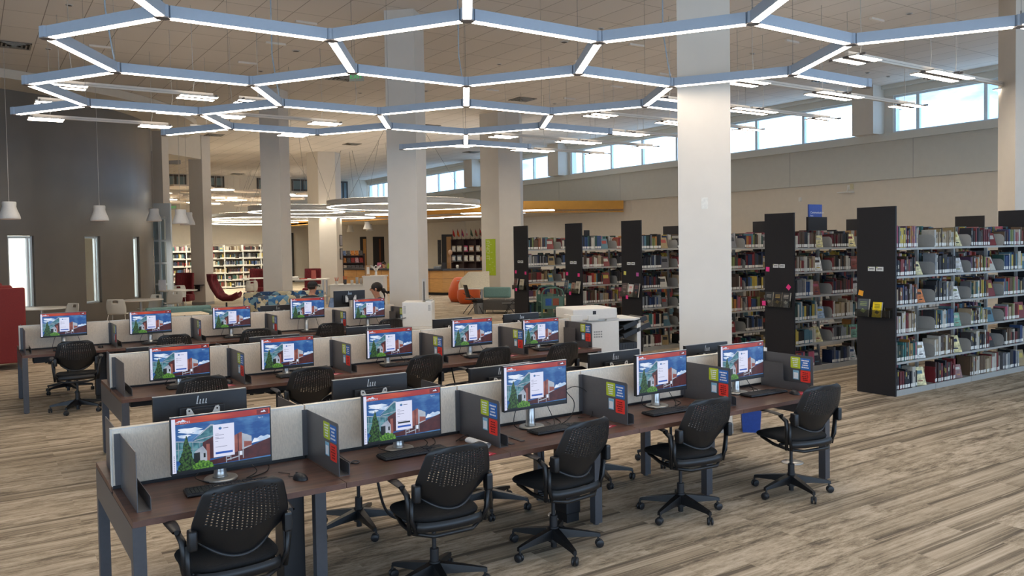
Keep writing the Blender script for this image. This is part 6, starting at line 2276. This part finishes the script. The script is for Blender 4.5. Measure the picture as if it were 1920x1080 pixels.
# magazine rack
P = at(665, 530, 41)
t = thing('magazine_rack', 'dark stepped magazine rack beside the six-sided far column', 'magazine rack', (P.x, P.y, 0), R(-8))
for k in range(5):
    MB().box(-0.55, 0.55, 0.06 * k, 0.06 * k + 0.3, 0.15 + 0.36 * k, 0.19 + 0.36 * k).build('shelf', M_DKW, t)
for s in (-0.56, 0.53):
    MB().box(s, s + 0.03, 0, 0.55, 0, 1.72).build('side_panel', M_DKW, t)
MB().box(-0.55, 0.55, 0.5, 0.54, 0, 1.7).build('back_panel', M_DKW, t)
for k in range(5):
    for j in range(5):
        rgb = random.choice(((200, 196, 190), (90, 110, 150), (196, 130, 70), (150, 60, 60), (60, 90, 70), (190, 150, 160), (90, 90, 96)))
        ca, sa = math.cos(R(-8)), math.sin(R(-8))
        lx, ly = -0.42 + j * 0.21, 0.06 * k + 0.03
        o = MB().box(-0.09, 0.09, 0, 0.012, 0, 0.26).build('magazine', mat('mag_%d_%d' % (k, j), rgb, 0.4, var=0.35, scale=14))
        o.location = (P.x + lx * ca - ly * sa, P.y + lx * sa + ly * ca, 0.192 + 0.36 * k)
        o.rotation_euler = (R(-20), 0, R(-8))
        tag(o, 'magazine, %s from the left on the %s step of the dark rack' % (ORD[j], ('lowest', 'second', 'third', 'fourth', 'top')[k]), 'magazine', 'magazines on the dark rack')
# framed notices on the far six-sided column
for i, z in enumerate((1.75, 2.35)):
    nrm = Vector((math.cos(R(-40)), math.sin(R(-40))))
    pc = Vector(HEXC[1]) + nrm * ap
    o = MB().box(-0.16, 0.16, -0.02, 0.0, -0.25, 0.25).box(-0.13, 0.13, -0.022, -0.02, -0.22, 0.22, 1).build('framed_notice', [M_DARKFRAME, mat('notice_grey', (150, 146, 150))], None, (pc.x + 0.1, pc.y + 0.1, z), R(50))
    tag(o, '%s dark framed notice on the far six-sided column' % ('lower', 'upper')[i], 'frame')

# white craft counter with supplies
P = at(648, 560, 24.0)
t = thing('supply_counter', 'low white counter with supplies behind the seated woman and man', 'counter', (P.x, P.y, 0), R(-35))
MB().box(-0.45, 0.55, 0, 0.6, 0, 0.93).box(-0.48, 0.5, -0.03, 0.63, 0.93, 0.96).build('counter_body', M_WHITE, t)
MB().box(0.52, 1.1, -0.02, 0.62, 0, 1.16).box(0.5, 1.13, -0.05, 0.65, 1.16, 1.2).build('tall_block', M_WHITE, t)
o = t
ca, sa = math.cos(R(-35)), math.sin(R(-35))


def onctr(lx, ly):
    return (P.x + lx * ca - ly * sa, P.y + lx * sa + ly * ca)


x, y = onctr(0.86, 0.2)
t = thing('tree_holder', 'white branching tree-shaped holder on the tall white block', 'ornament', (x, y, 1.2))
m_ = MB().cyl((0, 0, 0), (0, 0, 0.12), 0.04, 0.03, n=10).box(-0.12, 0.12, -0.06, 0.06, 0, 0.012)
for a in range(6):
    th = a * PI / 3
    m_.tube([(0, 0, 0.1), (0.06 * math.cos(th), 0.04 * math.sin(th), 0.2), (0.15 * math.cos(th), 0.06 * math.sin(th), 0.27), (0.17 * math.cos(th + 0.5), 0.06 * math.sin(th + 0.5), 0.3)], 0.014, 6)
m_.build('branches', M_PRN, t)
x, y = onctr(0.62, 0.15)
o = MB().box(-0.06, 0.06, -0.05, 0.05, 0, 0.3).box(-0.04, 0.04, -0.052, -0.05, 0.05, 0.26, 1).build('photo_block', [mat('wood_pale', (190, 150, 110)), M_PRN], None, (x, y, 1.2))
tag(o, 'small wooden photo block beside the white tree-shaped holder', 'ornament')
for i, (lx, nm, lab, rgb, h) in enumerate(((-0.3, 'pencil_cup', 'white cup of pencils', (226, 222, 214), 0.1), (-0.05, 'marker_cup', 'cup of orange and red markers', (60, 60, 64), 0.14), (0.15, 'glue_bottle', 'small white bottle', (220, 216, 206), 0.12), (0.3, 'glass_jar', 'clear jar', (180, 180, 176), 0.2), (0.42, 'glass_jar', 'pale jar', (200, 190, 176), 0.17))):
    x, y = onctr(lx, 0.2)
    t = thing(nm, '%s on the low white supply counter, %s from the left' % (lab, ORD[i]), nm.replace('_', ' '), (x, y, 0.96))
    MB().lathe([(0, 0), (0.04, 0), (0.045, h), (0.035, h), (0.03, 0.02)], 14).build('container', mat('ctr_%d' % i, rgb, 0.5), t)
    if 'cup' in nm:
        for k in range(5):
            a = k * 1.25
            MB().cyl((0.01 * math.cos(a), 0.01 * math.sin(a), 0.02), (0.06 * math.cos(a), 0.05 * math.sin(a), h + 0.1), 0.006, n=5).build('pencil' if i == 0 else 'marker', mat('marker_%d' % (k % 2), ((214, 90, 40), (170, 50, 40))[k % 2]), t)
# long white table with papers and chairs further left
P = at(573, 535, 29)
t = thing('craft_table', 'white table with papers left of the far six-sided column', 'table', (P.x, P.y, 0), R(-30))
MB().box(-1.2, 0.7, 0, 0.8, 0.9, 0.94).build('tabletop', M_WHITE, t)
for x in (-1.1, 0.6):
    for y in (0.06, 0.74):
        MB().box(x - 0.03, x + 0.03, y - 0.03, y + 0.03, 0, 0.9).build('leg', M_SILVER, t)
for i, (px_, rgb, lab) in enumerate(((557, (220, 216, 208), 'rolled white paper'), (567, (196, 60, 50), 'red and white leaflet'), (578, (206, 120, 110), 'pink folded card'))):
    Q = at(px_, 530, 29.2)
    m_ = MB()
    if i == 0:
        m_.cyl((-0.2, 0, 0.05), (0.2, 0, 0.05), 0.05, n=12)
    elif i == 1:
        m_.box(-0.12, 0.12, -0.08, 0.08, 0, 0.02)
    else:
        m_.add([(-0.08, 0, 0), (0.08, 0, 0), (0.08, 0.04, 0.3), (-0.08, 0.04, 0.3)], [(0, 1, 2, 3), (3, 2, 1, 0)]).add([(-0.08, 0.08, 0), (0.08, 0.08, 0), (0.08, 0.04, 0.3), (-0.08, 0.04, 0.3)], [(0, 1, 2, 3), (3, 2, 1, 0)])
    o = m_.build('paper', mat('paper_%d' % i, rgb), None, (P.x - 0.35 + i * 0.35, P.y + 0.35 - i * 0.12, 0.941))
    tag(o, '%s lying on the white craft table' % lab, 'paper')
for i, (px_, py_, dep, rz, lab) in enumerate(((592, 562, 27, 160, 'white shell chair behind the man with the cap'), (618, 562, 27, 20, 'white shell chair left of the supply counter'), (470, 560, 31, 0, 'white shell chair near the distant bookcase and burgundy chair'))):
    Q = at(px_, py_, dep)
    white_chair(lab, Q.x, Q.y, rz)
Q = at(478, 535, 32)
round_table('small white round table near the burgundy chair before the distant bookcase', Q.x, Q.y, 0.5, 0.9)

# fittings on walls and columns
P = at(1321, 381, 8.75)
fc = Vector(COLS[0]) + Vector((-0.7071, -0.7071)) * 0.2755
o = MB().box(-0.035, 0.035, -0.008, 0, -0.06, 0.06).box(-0.006, 0.006, -0.011, -0.008, -0.02, 0.02).build('switch_plate', mat('plate_ivory', (214, 210, 200), 0.4), None, (fc.x, fc.y, P.z), R(-45))
tag(o, 'blank ivory switch plate high on the near square column', 'switch plate')
d_ = (XW - 0.0 - CAM_POS.x)


def wall_at(x, y, xx):
    d = FW + RT * ((x - CX) / FOC) - UP * ((y - CY) / FOC)
    return CAM_POS + d * (xx / d.x)


P = wall_at(1592, 360, XW)
t = thing('wall_speaker', 'small white bracketed device high on the right wall', 'wall device', tuple(P))
MB().box(-0.3, -0.03, -0.2, 0.2, -0.03, 0.0, 0, c=0.01).build('device_body', M_PRN, t)
MB().tube([(-0.12, 0, 0), (-0.05, 0, 0.1), (0, 0, 0.16)], 0.012, 6).box(-0.02, 0, -0.05, 0.05, 0.08, 0.2).build('bracket', M_PRN, t)
P = wall_at(1598, 350, XW)
o = MB().box(-0.04, 0, -0.05, 0.05, -0.08, 0.08).build('cream_sensor', mat('sensor_cream', (206, 196, 160)), None, tuple(P))
tag(o, 'cream wall sensor just above the bracketed white device', 'sensor')
P = wall_at(1501, 374, XW)
o = MB().box(-0.05, 0, -0.04, 0.04, -0.06, 0.06, c=0.01).build('wall_sensor', M_PRN, None, tuple(P))
tag(o, 'small white motion sensor on the right wall above the second bookcase', 'sensor')
fc = Vector(COLS[1]) + Vector((0.7071, -0.7071)) * 0.2757
o = MB().box(-0.1, 0.1, -0.003, 0, 0.95, 1.45).box(-0.03, 0.03, -0.004, -0.003, 1.0, 1.4, 1).build('paper_notice', [mat('paper', (206, 206, 206)), M_KEY], None, (fc.x, fc.y, 0), R(45))
tag(o, 'tall white paper notice on the side of the middle square column', 'notice')

# ------------------------------------------------------------------ people
def skin_body(name, verts, edges, radii, m, parent, root=0, sub=1, loc=None, rz=0):
    me = bpy.data.meshes.new(name)
    me.from_pydata(verts, edges, [])
    me.materials.append(m)
    o = bpy.data.objects.new(name, me)
    C.objects.link(o)
    if parent:
        o.parent = parent
    s = o.modifiers.new('skin', 'SKIN')
    s.use_smooth_shade = True
    sl = me.skin_vertices[0].data if me.skin_vertices else None
    if sl is None:
        bm = bmesh.new()
        bm.from_mesh(me)
        bm.verts.layers.skin.verify()
        bm.to_mesh(me)
        bm.free()
        sl = me.skin_vertices[0].data
    for i, r in enumerate(radii):
        sl[i].radius = r if isinstance(r, tuple) else (r, r)
        sl[i].use_root = i == root
    u = o.modifiers.new('sub', 'SUBSURF')
    u.levels = u.render_levels = sub
    return o


M_SKIN = mat('skin_tone', (196, 142, 116), 0.55, var=0.04)
M_HAIRD = mat('dark_hair', (30, 22, 20), 0.5, var=0.2, scale=60, stretch=(1, 1, 0.2))
M_TEE = mat('charcoal_shirt', (40, 42, 50), 0.85, var=0.06)


def ell(mb, c, r, mi=0, n=16, M=None):
    mb.grid(lambda u, v: (c[0] + r[0] * math.sin(PI * v + 1e-4) * math.cos(2 * PI * u), c[1] + r[1] * math.sin(PI * v + 1e-4) * math.sin(2 * PI * u), c[2] - r[2] * math.cos(PI * v)), n, n // 2 + 2, mi, M)


def seated_person(label, x, y, rz, kind):
    """faces +y locally, seat height 0.46"""
    t = thing('person', label, 'person', (x, y, 0), R(rz))
    V = [(0, -0.02, 0.50), (0, -0.01, 0.68), (0, 0.02, 0.88), (0, 0.02, 1.0), (0, 0.05, 1.09), (0, 0.075, 1.17), (0, 0.085, 1.25), (0, 0.075, 1.31)]
    E_ = [(i, i + 1) for i in range(7)]
    r = [(0.15, 0.11), (0.13, 0.1), (0.15, 0.105), (0.13, 0.075), (0.05, 0.05), (0.062, 0.078), (0.075, 0.092), (0.05, 0.06)]
    for s in (-1, 1):
        b = len(V)
        V += [(s * 0.17, 0.02, 0.985), (s * 0.21, 0.08, 0.82), (s * 0.2, 0.14, 0.74), (s * 0.15, 0.34, 0.78), (s * 0.14, 0.40, 0.78)]
        r += [0.055, 0.043, 0.04, 0.027, (0.035, 0.018)]
        E_ += [(3, b), (b, b + 1), (b + 1, b + 2), (b + 2, b + 3), (b + 3, b + 4)]
        h = b + 4
        for k, (dx_, ln_) in enumerate(((-0.03, 0.055), (-0.011, 0.07), (0.009, 0.066), (0.027, 0.05))):
            b2 = len(V)
            V += [(s * 0.14 + dx_, 0.43, 0.783), (s * 0.14 + dx_ * 1.2, 0.43 + ln_, 0.768)]
            r += [0.009, 0.007]
            E_ += [(h, b2), (b2, b2 + 1)]
        b2 = len(V)
        V += [(s * 0.14 - s * 0.04, 0.39, 0.775), (s * 0.14 - s * 0.055, 0.425, 0.77)]
        r += [0.01, 0.008]
        E_ += [(h, b2), (b2, b2 + 1)]
        b = len(V)
        V += [(s * 0.1, 0.1, 0.5), (s * 0.12, 0.42, 0.5), (s * 0.12, 0.44, 0.26), (s * 0.12, 0.42, 0.07), (s * 0.12, 0.54, 0.04)]
        r += [0.09, 0.062, 0.05, 0.035, (0.035, 0.03)]
        E_ += [(0, b), (b, b + 1), (b + 1, b + 2), (b + 2, b + 3), (b + 3, b + 4)]
    skin_body('body', V, E_, r, M_SKIN, t)
    # face: nose, eyes, mouth, ears
    f = MB()
    ell(f, (0, 0.17, 1.225), (0.013, 0.02, 0.02), 0, 10)
    for s in (-1, 1):
        ell(f, (s * 0.078, 0.08, 1.235), (0.012, 0.022, 0.032), 0, 10)
        ell(f, (s * 0.03, 0.158, 1.25), (0.012, 0.008, 0.007), 1, 8)
    ell(f, (0, 0.158, 1.185), (0.022, 0.008, 0.006), 2, 8)
    f.build('face', [M_SKIN, M_HAIRD, mat('lips', (150, 84, 76))], t)
    # shirt as a closer shell around torso and upper arms
    V2 = [(0, -0.02, 0.44), (0, -0.01, 0.66), (0, 0.02, 0.88), (0, 0.02, 1.0), (0, 0.035, 1.085)]
    r2 = [(0.205, 0.17), (0.17, 0.135), (0.185, 0.135), (0.175, 0.115), (0.07, 0.07)]
    E2 = [(0, 1), (1, 2), (2, 3), (3, 4)]
    for s in (-1, 1):
        b = len(V2)
        V2 += [(s * 0.18, 0.02, 1.0), (s * 0.21, 0.075, 0.83), (s * 0.207, 0.1, 0.79)]
        r2 += [0.078, 0.06, 0.056]
        E2 += [(3, b), (b, b + 1), (b + 1, b + 2)]
    skin_body('shirt', V2, E2, r2, M_TEE, t)
    V3 = [(0, -0.02, 0.5), (-0.1, 0.12, 0.5), (-0.12, 0.42, 0.5), (-0.12, 0.44, 0.12), (0.1, 0.12, 0.5), (0.12, 0.42, 0.5), (0.12, 0.44, 0.12)]
    skin_body('trousers', V3, [(0, 1), (1, 2), (2, 3), (0, 4), (4, 5), (5, 6)], [(0.19, 0.16), 0.12, 0.078, 0.055, 0.12, 0.078, 0.055], mat('dark_jeans', (40, 44, 60), 0.8), t)
    for sx in (-1, 1):
        MB().box(sx * 0.12 - 0.048, sx * 0.12 + 0.048, 0.36, 0.63, 0.0, 0.09, 0, c=0.03).build('shoe', M_BLACK, t)
    h = MB()
    if kind == 'cap':
        ell(h, (0, 0.055, 1.255), (0.09, 0.105, 0.075), 0, 16)
        h.build('hair', M_HAIRD, t)
        c = MB()
        c.grid(lambda u, v: (0.098 * math.cos(2 * PI * u) * math.cos(PI / 2 * v), 0.07 + 0.115 * math.sin(2 * PI * u) * math.cos(PI / 2 * v), 1.275 + 0.095 * math.sin(PI / 2 * v)), 20, 6)
        c.grid(lambda u, v: ((2 * u - 1) * 0.075, 0.165 + 0.085 * v * (1 - 0.4 * (2 * u - 1) ** 2), 1.278 - 0.015 * v - 0.02 * (2 * u - 1) ** 2), 8, 4)
        cp = c.build('cap', mat('cap_black', (24, 24, 28), 0.8), t)
        md = cp.modifiers.new('cloth', 'SOLIDIFY')
        md.thickness = 0.006
    else:
        ell(h, (0, 0.05, 1.27), (0.092, 0.11, 0.1), 0, 16)
        if kind == 'bun':
            ell(h, (0, -0.075, 1.2), (0.045, 0.045, 0.05), 0, 12)
            h.tube([(0, -0.09, 1.19), (0.01, -0.13, 1.17), (0.0, -0.15, 1.13)], [0.03, 0.02, 0.006], 8)
            h.tube([(0.02, -0.08, 1.17), (0.04, -0.1, 1.1), (0.05, -0.1, 1.04)], [0.02, 0.014, 0.005], 8)
        h.build('hair', M_HAIRD, t)
    return t


P = at(582, 560, 16.8)
seated_person('person in a black cap and dark shirt seated at a laptop beyond the farthest bench', P.x, P.y, -62, 'cap')
pm = P
Q = at(712, 560, 15.8)
seated_person('person with dark hair in a bun and black top seated facing left', Q.x, Q.y, 75, 'bun')
Q2 = at(721, 500, 38.5)
seated_person('person with dark hair sitting behind the service desk', Q2.x, Q2.y, 120, 'short')
# stools the people sit on
for i, (p_, lab) in enumerate(((P, 'dark stool under the person with the cap'), (Q, 'dark stool under the person with the bun'), (Q2, 'dark stool behind the service desk'))):
    t = thing('round_stool', lab, 'stool', (p_.x, p_.y, 0))
    MB().lathe([(0, 0.34), (0.19, 0.34), (0.2, 0.36), (0.19, 0.38), (0, 0.385)], 20).build('seat', M_BLACK2, t)
    MB().cyl((0, 0, 0.03), (0, 0, 0.34), 0.025, n=10).lathe([(0, 0), (0.22, 0), (0.2, 0.02), (0, 0.03)], 20).build('pedestal', M_BLACK, t)
wt = Vector((Q.x, Q.y, 0)) + RZ(R(75)) @ Vector((0, 0.55, 0))
t = thing('small_table', 'small white table in front of the person with the bun', 'table', (wt.x, wt.y, 0), R(75))
MB().box(-0.35, 0.35, -0.25, 0.25, 0.72, 0.75, 0, c=0.004).build('tabletop', M_WHITE, t)
MB().cyl((0, 0.1, 0.02), (0, 0.1, 0.72), 0.03, n=12).lathe([(0, 0), (0.22, 0), (0.22, 0.01), (0, 0.03)], 20, 0, T(0, 0.1, 0)).build('pedestal', M_SILVER, t)
# the table they share, laptop, bottle
tx, ty = pm.x + 0.42, pm.y + 0.25
t = thing('study_table', 'white table behind the farthest bench where a laptop stands', 'table', (tx, ty, 0), R(-62))
MB().box(-0.5, 0.5, -0.1, 0.45, 0.70, 0.73, 0, c=0.004).build('tabletop', M_WHITE, t)
MB().cyl((0, 0.2, 0.02), (0, 0.2, 0.7), 0.035, n=12).lathe([(0, 0), (0.25, 0), (0.25, 0.01), (0, 0.03)], 20, 0, T(0, 0.2, 0)).build('pedestal', M_SILVER, t)
lp = Vector((tx, ty, 0)) + RZ(R(-62)) @ Vector((0, 0.12, 0))
t = thing('laptop', 'open dark laptop in front of the person with the cap', 'laptop', (lp.x, lp.y, 0.731), R(-62))
MB().box(-0.17, 0.17, -0.12, 0.12, 0, 0.014, 0, c=0.003).build('keyboard_deck', M_KEY, t)
M_ = T(0, 0.12, 0.014) @ RX(R(-18))
MB().box(-0.17, 0.17, 0, 0.008, 0, 0.235, 0, M_).box(-0.16, 0.16, -0.001, 0, 0.01, 0.225, 1, M_).build('display', [M_KEY, screen_mat('laptop_screen', (92, 108, 132), (120, 134, 156), 10, 0.6)], t)
bp_ = Vector((tx, ty, 0)) + RZ(R(-62)) @ Vector((0.28, 0.25, 0))
bp_ = Vector((lp.x + 0.28, lp.y - 0.02, 0))
t = thing('water_bottle', 'clear water bottle with a teal label beside the laptop', 'bottle', (bp_.x - 0.05, bp_.y + 0.02, 0.731))
MB().lathe([(0, 0), (0.035, 0), (0.037, 0.02), (0.037, 0.15), (0.015, 0.19), (0.015, 0.21), (0, 0.21)], 18).build('bottle_body', mat('bottle_clear', (196, 206, 204), 0.15), t)
MB().lathe([(0.0375, 0.05), (0.0375, 0.11)], 18).build('bottle_label', mat('label_teal', (90, 160, 156)), t)
MB().lathe([(0, 0.21), (0.017, 0.21), (0.017, 0.23), (0, 0.23)], 14).build('bottle_cap', M_PRN, t)
